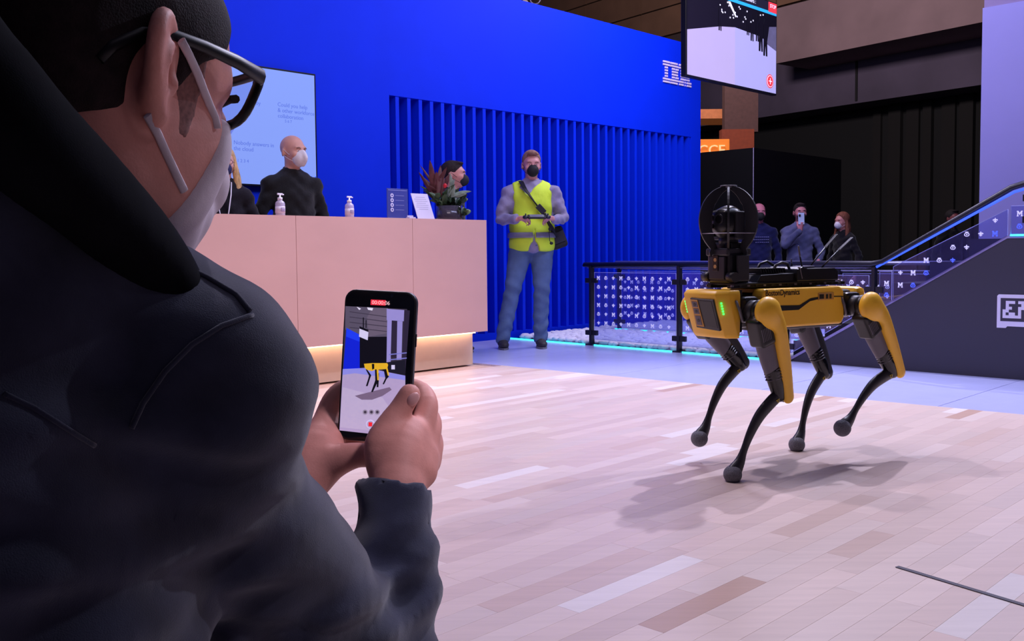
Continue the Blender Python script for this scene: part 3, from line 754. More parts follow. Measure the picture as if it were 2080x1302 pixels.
hprism([(1.28, .44), (hw-.015, .40), (hw-.015, .62), (1.32, .60)], M('view_grey', (90, 84, 110), .4, emit=(92, 86, 116), es=.8, var=.2), 'view_haze', .0270)
m_cy = M('view_cyan', (40, 160, 220), .4, emit=(40, 160, 222), es=.95, var=0)
hbox(.015, hw-.015, .715, .742, m_cy, 'menu_line', .028); hbox(.015, hw-.015, .742, hh-.012, M('menu_dark', (28, 26, 40), .4, emit=(30, 28, 44), es=.7, var=0), 'menu_bar', .028)
hbox(1.30, hw-.015, .735, hh-.012, M('menu_red', (220, 50, 60), .4, emit=(225, 58, 66), es=.9, var=0), 'stop_button', .0292)
m_vw = M('view_white', (230, 225, 245), .4, emit=(225, 218, 240), es=.95, var=0)
text_obj('button_text', 'STOP', .045, frame(h0+U*1.325+Z_*.775+V_*.031, U, Z_), m_vw, hs, extrude=.0005)
text_obj('menu_text', 'A  ||  = *  ^   Camera :', .05, frame(h0+U*.62+Z_*.765+V_*.031, U, Z_), m_vw, hs, extrude=.0005)
hbox(.80, .86, .76, .82, m_vw, 'menu_badge', .0292)
for k, (a, z0, z1, w_) in enumerate(((.50, .44, .66, .045), (.95, .47, .66, .04), (1.02, .43, .66, .05), (1.11, .44, .68, .05), (1.17, .36, .66, .07), (1.25, .33, .66, .07))):
    hprism([(a-w_*.5, z0), (a-w_*.1, z0), (a, z0+.1), (a+w_*.15, z0), (a+w_*.5, z0), (a+w_*.4, z1-.06), (a+w_*.15, z1), (a-w_*.2, z1), (a-w_*.45, z1-.05)], m_dk, 'view_figure', .0282)
for k in range(22):
    a = .48+.75*rng.random(); z = .56+.13*rng.random(); hprism([(a, z), (a+.014, z), (a+.014, z+.012), (a, z+.012)], m_vw, 'view_light', .0292)
hprism([(.62, .705), (.66, .71), (.76, .60), (.745, .59)], m_vw, 'view_light', .0288)
rc = h0+U*1.335+Z_*.115+V_*.0285
def disc(r, mat, nm, d): MB().cyl(rc+V_*d, rc+V_*(d+.001), r, seg=24).build(nm, mat, hs)
disc(.062, M('view_red', (225, 50, 60), .4, emit=(228, 60, 66), es=.9, var=0), 'record_ring', 0); disc(.053, m_vw, 'record_ring', .0012); disc(.047, MATS['view_red'], 'record_disc', .0024)
for a, b in ((.055, .008), (.008, .055)): MB().box(rc+V_*.0042, (a, b, .001), rot=RB).build('record_cross', m_vw, hs)
for k in (.35, 1.1): MB().cyl(h0+U*k+Z_*hh-V_*.03, h0+U*k+Z_*(hh+2.5)-V_*.03, .02).build('hanger_pole', m_rail, hs)
# floor tape -------------------------------------------------------------------
ta, tb = G(1822, 1151, .001), G(2110, 1238, .001); td = (tb-ta).normalized(); tn = Z_.cross(td)
tp = MB(); tp.prism([(0, -.008), ((tb-ta).length, -.008), ((tb-ta).length, .008), (0, .008)], td, tn, Z_, ta, .0012); tp.build('floor_tape', M('tape_dark', (50, 42, 62), .6), None, 'thin dark tape line on the pale wooden floor at the lower right', 'tape', origin=ta)
# ================================================================ four-legged robot
RC = Vector((1.11, 3.949, 0)); RF = Vector((-.85, -.527, 0)).normalized(); RL = Vector((.527, -.85, 0)).normalized()
rob = thing('robot_dog', 'yellow and black four-legged robot trotting on the pale wooden floor', 'robot', RC, math.atan2(RF.y, RF.x))
RM = WM[rob.name]
def RW(x, y, z): return RM @ Vector((x, y, z))
def r_at(px, py, yl):
    """point on the robot's own lengthwise plane y = yl under a photo pixel, in robot coordinates"""
    inv = RM.inverted(); a, b = inv @ P(px, py, 2), inv @ P(px, py, 6); t = (yl-a.y)/(b.y-a.y); return a+(b-a)*t
m_yel = M('robot_yellow', (255, 196, 58), .38, var=.02, scale=5, spec=.45)
m_blk = M('robot_black', (22, 22, 27), .34, var=.1, scale=12)
m_dgr = M('robot_dark_grey', (44, 43, 50), .42, var=.08, scale=10)
m_gry = M('robot_grey_tube', (98, 93, 104), .5, var=.05, scale=10)
m_gls = M('robot_gloss_black', (14, 14, 18), .15, var=.05)
m_sil = M('robot_silver', (170, 165, 185), .3, metal=.8)
m_grn = M('green_led', (60, 255, 90), .4, emit=(70, 255, 100), es=2.2, var=0)
m_foot = M('foot_rubber', (112, 112, 122), .75, var=.3, scale=260, bump=.6, bscale=300)
m_tri = M('warning_yellow', (230, 200, 50), .5)
def rbox(c, s, nm, mat, bev=.004, rot=None, parent=None, **k):
    b = MB(RM); b.box(c, s, rot=rot, bev=bev); return b.build(nm, mat, parent or rob, **k)
# body core, belly
rbox((0, 0, .628), (.62, .13, .13), 'body_core', m_blk, .02)
rbox((-.01, 0, .562), (.50, .20, .022), 'belly_plate', m_dgr, .008)
for sy in (1, -1):       # side shells, built as a bulged prism with a chamfered shoulder
    b = MB(RM); y0, y1 = sy*.060, sy*.121
    prof = [(.238, .600), (.238, .690), (.225, .717), (-.215, .717), (-.238, .700), (-.242, .585), (-.225, .562), (.10, .562), (.215, .566)]
    b.prism(prof, (1, 0, 0), (0, 0, 1), (0, sy, 0), (0, y0, 0), .061, bev=.009)
    sh = b.build('side_shell', m_yel, rob)
    b = MB(RM); zz = [(.236, .640), (.236, .652), (.03, .647), (-.035, .673), (-.13, .680), (-.232, .676), (-.232, .672), (-.13, .674), (-.03, .661), (.035, .629), (.236, .629)]
    b.prism(zz, (1, 0, 0), (0, 0, 1), (0, sy, 0), (0, sy*.1215, 0), .0012); b.build('side_groove', m_blk, sh)
    b = MB(RM); b.box((-.125, sy*.122, .678), (.094, .006, .030), bev=.0028); b.build('handle_bezel', M('robot_bezel', (196, 140, 60), .4), sh)
    b = MB(RM)
    b.box((-.096, sy*.1255, .678), (.026, .002, .019), bev=.0008); b.box((-.128, sy*.1255, .678), (.012, .002, .019), bev=.0008); b.box((-.149, sy*.1255, .678), (.012, .002, .019), bev=.0008)
    b.build('handle_slot', m_blk, sh)
    if sy > 0:
        fr = RM @ frame((.222, .1222, .690), (-1, 0, 0), (0, 0, 1))
        text_obj('side_lettering', 'BostonDynamics', .0330, fr, m_blk, sh, extrude=.0004, sx=.86, bold=.0003)
# top spine between the shells
rbox((-.0, 0, .708), (.44, .13, .018), 'spine_cover', m_yel, .004)
# head: wrap-around yellow shell with a recessed sensor window
b = MB(RM)
top = [(.345, .112), (.408, .112), (.456, .088), (.460, 0), (.456, -.088), (.408, -.112), (.345, -.112)]
t_ = bmesh.new(); lay = []
for z, sc, dx in ((.530, .94, -.056), (.542, .98, -.050), (.640, 1.01, -.019), (.702, 1.0, -.001), (.716, .95, -.010)):
    lay.append([t_.verts.new((.345+(x-.345)*(1 if x < .35 else sc)+(dx if x > .35 else 0), y*sc, z)) for x, y in top])
for a_, b_ in zip(lay, lay[1:]):
    for i in range(len(top)): t_.faces.new((a_[i], a_[(i+1) % 7], b_[(i+1) % 7], b_[i]))
t_.faces.new(lay[0][::-1]); t_.faces.new(lay[-1]); bmesh.ops.recalc_face_normals(t_, faces=t_.faces[:])
bmesh.ops.bevel(t_, geom=[e for e in t_.edges], offset=.004, segments=2, affect='EDGES', profile=.5)
for f in t_.faces: f.smooth = True
b._join(t_, (0, 0, 0), None); head = b.build('head_shell', m_yel, rob)
Rt = Euler((0, math.radians(3), 0))
# front window on the raked face
WF = RM @ frame((.4625, 0, .700), (0, 1, 0), (.045, 0, .15))
def wp(poly, z0, t, nm, mat, par, bev=0): b = MB(WF); b.prism(poly, (1, 0, 0), (0, 1, 0), (0, 0, 1), (0, 0, z0), t, bev=bev); return b.build(nm, mat, par)
m_bez = M('robot_bezel', (196, 140, 60), .4)
fw_ = wp([(-.046, -.138), (.080, -.146), (.080, -.020), (-.046, -.016)], -.010, .0118, 'face_window', m_dgr, head, .002)
wp([(.010, -.128), (.074, -.134), (.070, -.026), (.002, -.024)], .0016, .0014, 'face_glass', m_gls, head, .0005)
wp([(-.040, -.130), (.002, -.132), (-.004, -.022), (-.044, -.021)], .0016, .0030, 'sensor_frame', m_bez, head, .001)
for a_, h_ in ((-.040, .022), (-.068, .022), (-.106, .038)):
    x_ = -.0225+a_*-.02; wp([(x_-.014, a_-h_/2), (x_+.014, a_-h_/2), (x_+.014, a_+h_/2), (x_-.014, a_+h_/2)], .0042, .0020, 'sensor_pad', M('sensor_grey', (92, 84, 98), .4), head, .0006)
    b = MB(WF); b.cyl((x_, a_, .006), (x_, a_, .0075), .0065, seg=12); b.build('sensor_lens', m_gls, head)
for sy in (1, -1):
    b = MB(RM)
    for k in range(5): b.box((.4345-.0030*k, sy*.1005, .668-k*.0102), (.0065, .005, .0072), rot=Euler((0, 0, sy*-math.radians(62))), bev=.0012)
    b.build('status_light', m_grn, head, label='green status light bar')
b = MB(RM); b.prism([(.325, .555), (.338, .552), (.338, .716), (.325, .716)], (1, 0, 0), (0, 0, 1), (0, 1, 0), (0, -.1, 0), .2); b.build('neck_plate', m_blk, rob)
# hips: motor cans and cable loops, one cluster per leg
def leg(hx, sy, foot):
    o = Vector((0, sy, 0)); H = Vector((hx, sy*.175, .635)); Fo = Vector(foot)
    lg_ = rbox((hx, sy*.098, .640), (.088, .05, .10), 'hip', m_blk, .014)
    b = MB(RM); b.cyl((hx, sy*.10, .635), (hx, sy*.168, .635), .042, seg=24); b.cyl((hx+.05, sy*.06, .655), (hx+.05, sy*.11, .655), .026, seg=18)
    b.cyl((hx-.045, sy*.06, .65), (hx-.045, sy*.105, .65), .022, seg=18); b.build('hip_motor', m_dgr, lg_)
    b = MB(RM); b.tube([(hx+.055, sy*.085, .68), (hx+.075, sy*.118, .672), (hx+.068, sy*.128, .64), (hx+.05, sy*.122, .605), (hx+.03, sy*.105, .595)], .0055, seg=8); b.build('hip_cable', m_sil if False else m_gry, lg_)
    b = MB(RM)
    for a in range(8): q = 2*PI*a/8; b.cyl((hx+.034*math.cos(q), sy*.166, .635+.034*math.sin(q)), (hx+.034*math.cos(q), sy*.171, .635+.034*math.sin(q)), .003, seg=6)
    b.build('bolt_ring', m_sil, lg_)
    # inverse kinematics: knee points to the rear
    A, B = .342, .358; D_ = Fo-H; d = min(D_.length, A+B-.004); e = D_.normalized(); lat = Vector((0, 1, 0)); bk = e.cross(lat); bk = bk if bk.x < 0 else -bk; bk.normalize()
    ca = (A*A+d*d-B*B)/(2*A*d); K = H+e*(A*ca)+bk*(A*math.sqrt(max(0, 1-ca*ca)))
    a = (K-H).normalized(); bb = a.cross(lat); bb = bb if bb.x < 0 else -bb; bb.normalize()
    th = SDF(); N = 1
    th.ell(H+o*.032-bb*.004, (.054, .034, .054), k=.02)
    th.chain([H+o*.030+bb*.008, H+a*.07+bb*.026+o*.032, H+a*.16+bb*.036+o*.028, H+a*.26+bb*.036+o*.022, H+a*.36+bb*.030+o*.018], [.050, .046, .037, .032, .027], k=.02, flat=o, fn=.62)
    th.half(H-bb*.012+a*.05+o*.03, -(bb*.95-a*.28), k=.012) if False else None
    # scoop the front so the cover sits behind the housing
    th.box(H+a*.225-bb*.050+o*.03, (.052, .06, .16), rot=Matrix((bb, o, a)).transposed() if abs(Matrix((bb, o, a)).determinant()) > 0 else None, rad=.03, k=.012, mode='s')
    yl = th.build('thigh_cover', m_yel, lg_, res=.0042, M4=RM)
    ti = SDF(); ti.chain([H+bb*.006+o*.004, H+a*.07+bb*.022+o*.004, H+a*.16+bb*.034+o*.002, H+a*.26+bb*.034, H+a*.355+bb*.029], [.046, .046, .038, .034, .028], k=.02, flat=o, fn=.45); ti.build('thigh_inner', m_dgr, lg_, res=.0045, M4=RM)
    g = SDF(); g.chain([H+a*.03-bb*.010, H+a*.12-bb*.014, H+a*.21-bb*.010, H+a*.25-bb*.006], [.046, .043, .037, .033], k=.02, flat=o, fn=.8); g.build('thigh_tube', m_gry if True else m_dgr, lg_, res=.005, M4=RM)
    hs_ = SDF(); Rm = Matrix((bb, o, a)).transposed()
    hs_.box(H+a*.070-bb*.030+o*.004, (.038, .038, .056), rot=Rm, rad=.014, k=.01); hs_.cone(H-o*.005, H+a*.05, .046, .04, k=.02, flat=o, fn=.75)
    ho = hs_.build('motor_housing', m_blk, lg_, res=.0045, M4=RM)
    b = MB(RM)
    for k in range(6):
        c = H+a*.076-bb*(.060-.0082*k)+o*(.0415); b.box(c, (.0035, .0025, .050), rot=Rm, bev=.0008)
    b.build('vent_slots', m_gry, ho)
    kn = SDF(); kn.chain([H+a*.238-bb*.006, K-a*.03, K+a*.002], [.036, .031, .025], k=.015, flat=o, fn=.85); kn.cone(K-a*.05+bb*.012, K+a*.012+bb*.01, .024, .018, k=.012)
    kq = kn.build('knee', m_gls, lg_, res=.0045, M4=RM)
    b = MB(RM)
    for k in range(4):
        c = H+a*(.232+.012*k); ww = .038
        b.tube([c+o*(sy*0)-bb*ww*1.02-o*.012, c-bb*ww*.98+o*.012, c-bb*.012+o*.029, c+bb*.012+o*.029], .0022, seg=6)
        b.tube([c-bb*ww*1.02+o*.012, c-bb*ww*1.02-o*.012, c-bb*.012-o*.029, c+bb*.012-o*.029], .0022, seg=6)
    b.build('knee_ridge', m_gry, kq)
    # shank with a slight forward bow
    e2 = (Fo-K).normalized(); fw = e2.cross(lat); fw = fw if fw.x > 0 else -fw; fw.normalize(); l2 = (Fo-K).length
    sk = SDF(); pts = [K+e2*0, K+e2*l2*.14+fw*.016, K+e2*l2*.34+fw*.030, K+e2*l2*.55+fw*.026, K+e2*l2*.74+fw*.012, K+e2*l2*.88, Fo-e2*.003]
    sk.chain(pts, [.026, .026, .024, .0195, .0160, .0235, .0325], k=.015, flat=o, fn=.66)
    so = sk.build('shank', m_dgr, lg_, res=.004, M4=RM)
    b = MB(RM); b.ball(Fo+e2*.011, .0350, seg=28); b.build('foot', m_foot, lg_)
    for s2 in (1, -1):
        b = MB(RM); c = K+e2*.028+fw*.006+o*s2*.0205
        b.prism([(-.009, -.007), (.009, -.007), (0, .009)], fw, -e2, o*s2, c, .001); b.build('warning_triangle', m_tri, so)
        b = MB(RM); b.prism([(-.005, -.005), (.005, -.005), (0, .004)], fw, -e2, o*s2, c+o*s2*.001, .0005); b.build('triangle_field', m_gls, so)
    return H, K
fl_ft = r_at(1491, 965, .166); fl_ft.z = .034
rr_ft = r_at(1620, 908, -.085); rr_ft.z = .034
fr_ft = r_at(1423, 886, -.158); rl_ft = r_at(1714, 866, .170)
LEGS = [leg(.298, 1, fl_ft), leg(-.298, 1, rl_ft), leg(.298, -1, fr_ft), leg(-.298, -1, rr_ft)]
rbox((-.30, 0, .640), (.12, .14, .12), 'tail_block', m_blk, .02)
rbox((-.375, 0, .655), (.06, .20, .11), 'tail_shell', m_yel, .02)
# payload deck -----------------------------------------------------------------
b = MB(RM)
for sy in (1, -1): b.box((.02, sy*.055, .728), (.66, .022, .014), bev=.002)
b.box((.05, 0, .737), (.58, .15, .008), bev=.002); b.build('mounting_rail', m_blk, rob)
for sy in (1, -1):
    for k in range(15):
        x = .33-k*.044
        c = MB(RM); c.cyl((x, sy*.0555, .735), (x, sy*.0555, .7435), .0085, seg=10); c.box((x+.016, sy*.068, .730), (.014, .003, .008)); c.build('rail_stud', m_sil if k % 2 == 0 else m_dgr, rob)
# sensor mast and its cage
mast = rbox((.300, 0, .800), (.105, .128, .120), 'mast', m_blk, .010)
b = MB(RM); b.box((.300, 0, .862), (.13, .12, .03), bev=.006); b.box((.358, .0, .80), (.012, .085, .09), bev=.003); b.box((.30, .078, .80), (.06, .012, .10), bev=.003); b.cyl((.345, .05, .765), (.345, .085, .765), .020, seg=16); b.cyl((.345, -.05, .765), (.345, -.085, .765), .020, seg=16); b.build('mast_fitting', m_dgr, mast)
for z in (.806, .832):
    b = MB(RM); b.cyl((.362, -.004, z), (.368, -.004, z), .0075, seg=14); b.build('brass_connector', M('brass', (205, 170, 110), .3, metal=.6), mast)
b = MB(RM); b.box((.3655, -.004, .819), (.003, .03, .062), bev=.001); b.build('connector_plate', m_gls, mast)
cg = Vector((.300, 0, 0)); ncg = 6
def prof(n=18):
    out = []
    for i in range(n+1):
        q = i/n
        # from the neck up and over the crown
        a = -62+q*(62+84); z = .985+.137*math.sin(math.radians(a)) if a > -62 else .86
        r = .129*math.cos(math.radians(a))
        out.append((r, z))
    return [(.082, .848), (.084, .862)]+[(max(r, .079) if z < .90 else r, z) for r, z in out][1:]
pf = prof()
for k in range(ncg):
    q = 2*PI*k/ncg+.79; rd = Vector((math.cos(q), math.sin(q), 0)); tn_ = Vector((-math.sin(q), math.cos(q), 0))
    b = MB(RM); bm_ = b.bm; rows_ = []
    for i, (r, z) in enumerate(pf):
        t = i/(len(pf)-1); wd = .048*math.sin(PI*min(1, max(0, t)))**.6+.006
        ri = max(r-wd, .004); zi = z-(.012 if z > 1.06 else 0)*(t)
        rows_.append([bm_.verts.new(RM @ (cg+rd*rr+tn_*s*.004+Z_*zz)) for rr, zz in ((r, z), (ri, zi)) for s in (-1, 1)])
    for x_, y_ in zip(rows_, rows_[1:]):
        for i, j in ((0, 1), (1, 3), (3, 2), (2, 0)): bm_.faces.new((x_[i], x_[j], y_[j], y_[i])).smooth = False
    bm_.faces.new([rows_[0][i] for i in (0, 1, 3, 2)]); bm_.faces.new([rows_[-1][i] for i in (0, 2, 3, 1)])
    b.build('cage_rib', m_dgr, mast)
b = MB(RM); b.tube([cg+Vector((math.cos(q)*.1195, math.sin(q)*.1195, .935)) for q in [2*PI*i/6+.79 for i in range(6)]], .0018, seg=6, closed=True); b.build('cage_ring', m_sil, mast)
b = MB(RM); b.tube([cg+Vector((math.cos(q)*.030, math.sin(q)*.030, 1.121)) for q in [2*PI*i/24 for i in range(24)]], .0028, seg=6, closed=True); b.cyl(cg+Z_*1.112, cg+Z_*1.122, .016, seg=14); b.build('cage_cap', m_sil if False else m_gry, mast)
hd = rbox((.300, 0, .885), (.07, .10, .03), 'camera_base', m_blk, .008, parent=mast)
b = MB(RM); b.cyl((.30, 0, .885), (.30, 0, .925), .038, seg=24)
for sy in (1, -1): b.box((.30, sy*.062, .965), (.05, .012, .11), bev=.005)
b.box((.30, 0, .917), (.055, .13, .014), bev=.004); b.build('camera_yoke', m_dgr, mast)
s_ = SDF(); s_.ell((.30, 0, .975), (.066, .062, .070), k=.01); s_.box((.325, 0, .985), (.036, .046, .040), rad=.014, k=.015)
s_.build('camera_ball', m_blk, mast, res=.005, M4=RM)
for y, z, r in ((.014, .990, .021), (-.024, .995, .014), (-.018, .965, .011)):
    b = MB(RM); b.cyl((.352, y, z), (.366, y, z), r, seg=20); b.build('lens_barrel', m_dgr, mast)
    b = MB(RM); b.cyl((.366, y, z), (.3675, y, z), r*.78, seg=20); b.build('lens_glass', m_gls, mast)
# payload boxes
b = MB(RM); b.prism([(.215, .741), (-.02, .741), (-.02, .775), (.19, .770)], (1, 0, 0), (0, 0, 1), (0, 1, 0), (0, -.07, 0), .14, bev=.003); bx = b.build('payload_box', m_blk, rob)
b = MB(RM)
for k in range(11): b.box((.175-k*.0135, 0, .786), (.0045, .11, .022), rot=Euler((0, .4, 0)))
b.build('heat_sink', m_blk, bx)
b = MB(RM); b.tube([(.10, .04, .776), (.085, .045, .806), (.05, .045, .818), (.01, .04, .812), (-.015, .03, .785)], .006, seg=8); b.tube([(.12, -.03, .776), (.095, -.03, .812), (.05, -.035, .822), (.0, -.03, .80)], .006, seg=8); b.build('payload_cable', m_dgr, bx)
b = MB(RM); b.prism([(.0, .741), (-.245, .741), (-.245, .780), (-.225, .792), (-.06, .792), (-.03, .800), (.0, .790)], (1, 0, 0), (0, 0, 1), (0, 1, 0), (0, -.085, 0), .17, bev=.004); cb = b.build('computer_box', m_blk, rob)
b = MB(RM); b.box((-.105, .02, .797), (.085, .05, .008), bev=.002); b.build('connector_row', m_sil, cb)
b = MB(RM); b.box((-.02, .08, .775), (.006, .012, .05), rot=Euler((0, .3, 0)), bev=.002); b.build('clip', m_gry, cb)
def antenna(p0, p1, p2, w=.010, nm='antenna'):
    b = MB(RM); b.cyl(p0, p1, .0035, seg=8); c = b.build(nm, m_blk, cb)
    d = Vector(p2)-Vector(p1); b = MB(RM); b.box((Vector(p1)+Vector(p2))/2, (w, .006, d.length), rot=d.to_track_quat('Z', 'Y').to_matrix(), bev=.0025); b.build('antenna_blade', m_gry if w < .009 else m_dgr, c)
antenna((-.065, .05, .795), (-.052, .05, .842), (-.042, .05, .885), .007)
antenna((-.085, -.02, .795), (-.08, -.02, .815), (-.078, -.02, .832), .005)
antenna((-.165, .00, .795), (-.262, .0, .876), (-.335, .0, .932), .016)
antenna((-.172, .06, .795), (-.275, .06, .865), (-.360, .06, .918), .016)
# ================================================================ figures
def skin(name, rgb): return M(name, rgb, .5, var=.06, scale=30, spec=.35)
def hand_ops(s, W, d, n, side, curl=.9, size=1.0, spread=.06, thumb=.6):
    """wrist W, direction d to the knuckles, n out of the palm, side vector towards the thumb"""
    W, d, n, t = Vector(W), Vector(d).normalized(), Vector(n).normalized(), Vector(side).normalized(); z = size
    s.chain([W-d*.02*z, W+d*.02*z, W+d*.085*z], [.024*z, .030*z, .036*z], k=.01, flat=n, fn=.42, sub=2)
    for i, (off, l, r) in enumerate(((.030, .070, .0090), (.010, .078, .0093), (-.011, .073, .0088), (-.031, .058, .0078))):
        p = W+d*(.078-.004*abs(i-1))*z+t*off*z; dd = (d+t*(off*spread*20)).normalized(); ps = [p]; a = 0
        for fr_ in (.45, .32, .25):
            a += curl*.62; v = dd*math.cos(a)+n*math.sin(a); p = p+v*l*fr_*z; ps.append(p)
        s.chain(ps, [r*z*1.08, r*z, r*z*.92, r*z*.8], k=.004, sub=3)
    p0 = W+d*.018*z+t*.026*z; s.chain([p0, p0+(t*.75+d*.65+n*.25).normalized()*.034*z, p0+(t*.75+d*.65+n*.25).normalized()*.034*z+(d*1.0+t*.15+n*thumb).normalized()*.032*z, p0+(t*.75+d*.65+n*.25).normalized()*.034*z+(d*1.0+t*.1+n*thumb*1.3).normalized()*.056*z], [.016*z, .012*z, .0105*z, .0085*z], k=.01, sub=2)
def head_ops(s, hc, R, k=1.0, female=False):
    """hc head centre, R 3x3 (x = left, -y = face, z = up)"""
    T = lambda x, y, z: hc+R @ Vector((x*k, y*k, z*k))
    E_ = lambda c, r, kk=.02, mode='u': s.ell(T(*c), [q*k for q in r], rot=R, k=kk*k, mode=mode)
    E_((0, .012, .035), (.074, .094, .082)); E_((0, -.030, -.020), (.060, .066, .085), .03); E_((0, -.050, -.078), (.036, .036, .028), .03)
    E_((0, -.080, .028), (.052, .020, .016), .02)                       # brow
    for q in (1, -1):
        E_((q*.030, -.097, .004), (.017, .014, .012), .012, 's'); E_((q*.040, -.068, -.022), (.024, .026, .022), .02)
        E_((q*.030, -.084, .004), (.014, .013, .012), .004)
        s.ell(T(q*.077, .012, -.008), (.010*k, .019*k, .032*k), rot=R, k=.006); s.ell(T(q*.088, .006, -.004), (.006*k, .010*k, .018*k), rot=R, k=.004, mode='s')
    s.chain([T(0, -.092, .008), T(0, -.108, -.018), T(0, -.116, -.032)], [.008*k, .010*k, .012*k], k=.012)
    for q in (1, -1): E_((q*.011, -.104, -.034), (.008, .009, .007), .006)
    E_((0, -.092, -.062), (.024, .010, .010), .008); E_((0, -.106, -.0615), (.026, .006, .0016), .003, 's')
    return T
def figure(name, label, loc, yaw, H=1.8, group=None, skin_rgb=(216, 160, 145), build=1.0, L_elbow=None, L_wrist=None, R_elbow=None, R_wrist=None, L_hand=None, R_hand=None, legs=True,
           top=None, top_n='shirt', trousers=None, hair=None, hair_style='short', mask=None, mask_style='cup', head_rot=(0, 0, 0), shoe=None, feet=((.11, 0), (-.11, 0)), res=.011, torso_lean=0.0, collar=True, glasses=False, z0=0.0):
    """one standing person; everything under an Empty at the feet"""
    root = thing(name, label, 'person', loc, yaw, group); MW = WM[root.name]; q = H/1.8
    v = lambda x, y, z: Vector((x*q, y*q, z*q))
    hc = v(0, -.02-torso_lean, 1.650); hR = Euler(head_rot).to_matrix()
    nk = v(0, .005-torso_lean*.7, 1.50)
    sh = {1: v(.172*build, -torso_lean*.6, 1.395), -1: v(-.172*build, -torso_lean*.6, 1.395)}
    el = {1: v(*(L_elbow or (.26, .04, 1.13))), -1: v(*(R_elbow or (-.26, .04, 1.13)))}
    wr = {1: v(*(L_wrist or (.26, -.03, .88))), -1: v(*(R_wrist or (-.26, -.03, .88)))}
    hip = {1: v(.092, 0, .93), -1: v(-.092, 0, .93)}
    an = {1: v(feet[0][0], feet[0][1]+.02, .085), -1: v(feet[1][0], feet[1][1]+.02, .085)}
    kn = {k: (hip[k]+an[k])/2+v(.0, -.025, .02) for k in (1, -1)}
    def torso(s, g=0.0, lo=.9):
        b = build
        s.ell(v(0, -torso_lean*.5, 1.28), (q*(.158*b+g), q*(.108*b+g), q*(.21+g)), k=.05); s.ell(v(0, -.008-torso_lean*.3, 1.08), (q*(.148*b+g), q*(.112*b+g), q*(.16+g)), k=.06); s.ell(v(0, .005, .95), (q*(.158*b+g), q*(.116*b+g), q*(.12+g)), k=.06)
        for k in (1, -1): s.chain([v(k*.01, .01-torso_lean*.6, 1.46), v(k*.08, .0-torso_lean*.6, 1.435), sh[k]], [q*(.056+g), q*(.056+g), q*(.050+g)], k=.05)
    def arms(s, g=0.0, end=1.0):
        for k in (1, -1):
            w_ = el[k]+(wr[k]-el[k])*end
            s.chain([sh[k], (sh[k]+el[k])/2, el[k], (el[k]*.45+w_*.55), w_], [q*(.052*build+g), q*(.046*build+g), q*(.039+g), q*(.036+g), q*(.027+g*1.3)], k=.03, sub=2)
    def legs_(s, g=0.0, cut=1.0):
        for k in (1, -1):
            s.chain([hip[k]+v(0, 0, .0), (hip[k]+kn[k])/2, kn[k], (kn[k]*.5+an[k]*.5)+v(0, .018, 0), an[k]], [q*(.098+g), q*(.082+g), q*(.060+g*1.1), q*(.056+g*1.2), q*(.040+g*1.9)], k=.035, sub=2)
    sk = skin('skin_%d_%d_%d' % skin_rgb, skin_rgb)
    s = SDF(); torso(s); arms(s)
    if legs: legs_(s)
    s.cone(nk-Z_*.06*q, hc+hR @ Vector((0, .015, -.05)), .056*q, .052*q, k=.03); T = head_ops(s, hc, hR, q*1.07)
    for k in (1, -1):
        hd_ = (L_hand if k > 0 else R_hand)
        if hd_ is None: hand_ops(s, wr[k], wr[k]-el[k], (0, 0, 1) if False else (-k, -.2, 0), (0, -1, 0), curl=.45, size=q)
        else: hand_ops(s, wr[k], hd_[0], hd_[1], hd_[2], curl=hd_[3] if len(hd_) > 3 else .9, size=q)
    if legs:
        for k in (1, -1): s.ell(an[k]+v(0, -.05, -.045), (.04*q, .11*q, .03*q), k=.03)
    body = s.build('body', sk, root, res=res, M4=MW)
    # face
    ew = M('eye_white', (215, 205, 210), .3); ei = M('eye_iris', (40, 30, 30), .2)
    hM = MW @ Matrix.Translation(hc) @ hR.to_4x4() @ Matrix.Scale(1.07, 4)
    for k in (1, -1):
        b = MB(hM); b.ball((k*.030*q, -.0905*q, .004*q), (.0085*q, .006*q, .0052*q), seg=10); e = b.build('eye', ew, body)
        b = MB(hM); b.ball((k*.030*q, -.0955*q, .004*q), (.0038*q, .002*q, .0038*q), seg=8); b.build('iris', ei, body)
        b = MB(hM); b.tube([(k*.016*q, -.100*q, .022*q), (k*.030*q, -.101*q, .027*q), (k*.045*q, -.092*q, .022*q)], .0028*q, seg=6); b.build('eyebrow', M('brow_%d%d%d' % (hair[0] if hair else (120, 90, 80)), hair[0] if hair else (120, 90, 80), .8), body)
    # clothes
    if top:
        m = M('cloth_%s_%d%d%d' % ((top_n,)+top), top, .85, var=.10, scale=14, bump=.25, spec=.2, sheen=.15)
        s = SDF(); torso(s, .014); arms(s, .011, .94)
        s.half(v(0, 0, .865), (0, 0, -1), k=.01)
        fold = lambda x, y, z: .0075*np.sin(z*40+np.sin(x*23)*2.0+y*17)*np.sin(x*21+z*11+1.0)+.003*np.sin(z*80-x*45+y*20)
        s.ell(hc+Vector((0, 0, .02))*q, (.10*q, .12*q, .15*q), k=.01, mode='s')
        jk = s.build(top_n, m, root, res=res, M4=MW, disp=fold)
        if collar:
            s = SDF(); s.cone(v(0, .008-torso_lean*.6, 1.47), v(0, .004-torso_lean*.7, 1.515), .082*q, .070*q, k=.01); s.cone(v(0, .008-torso_lean*.6, 1.42), v(0, .0-torso_lean*.7, 1.66), .060*q, .056*q, mode='s', k=.004); s.half(v(0, .04, 1.545), (0, -.30, 1), k=.003); s.box(v(0, -.105-torso_lean*.7, 1.53), (.014*q, .06*q, .05*q), rad=.004, mode='s', k=.006)
            s.build('collar', m, jk, res=.007, M4=MW)
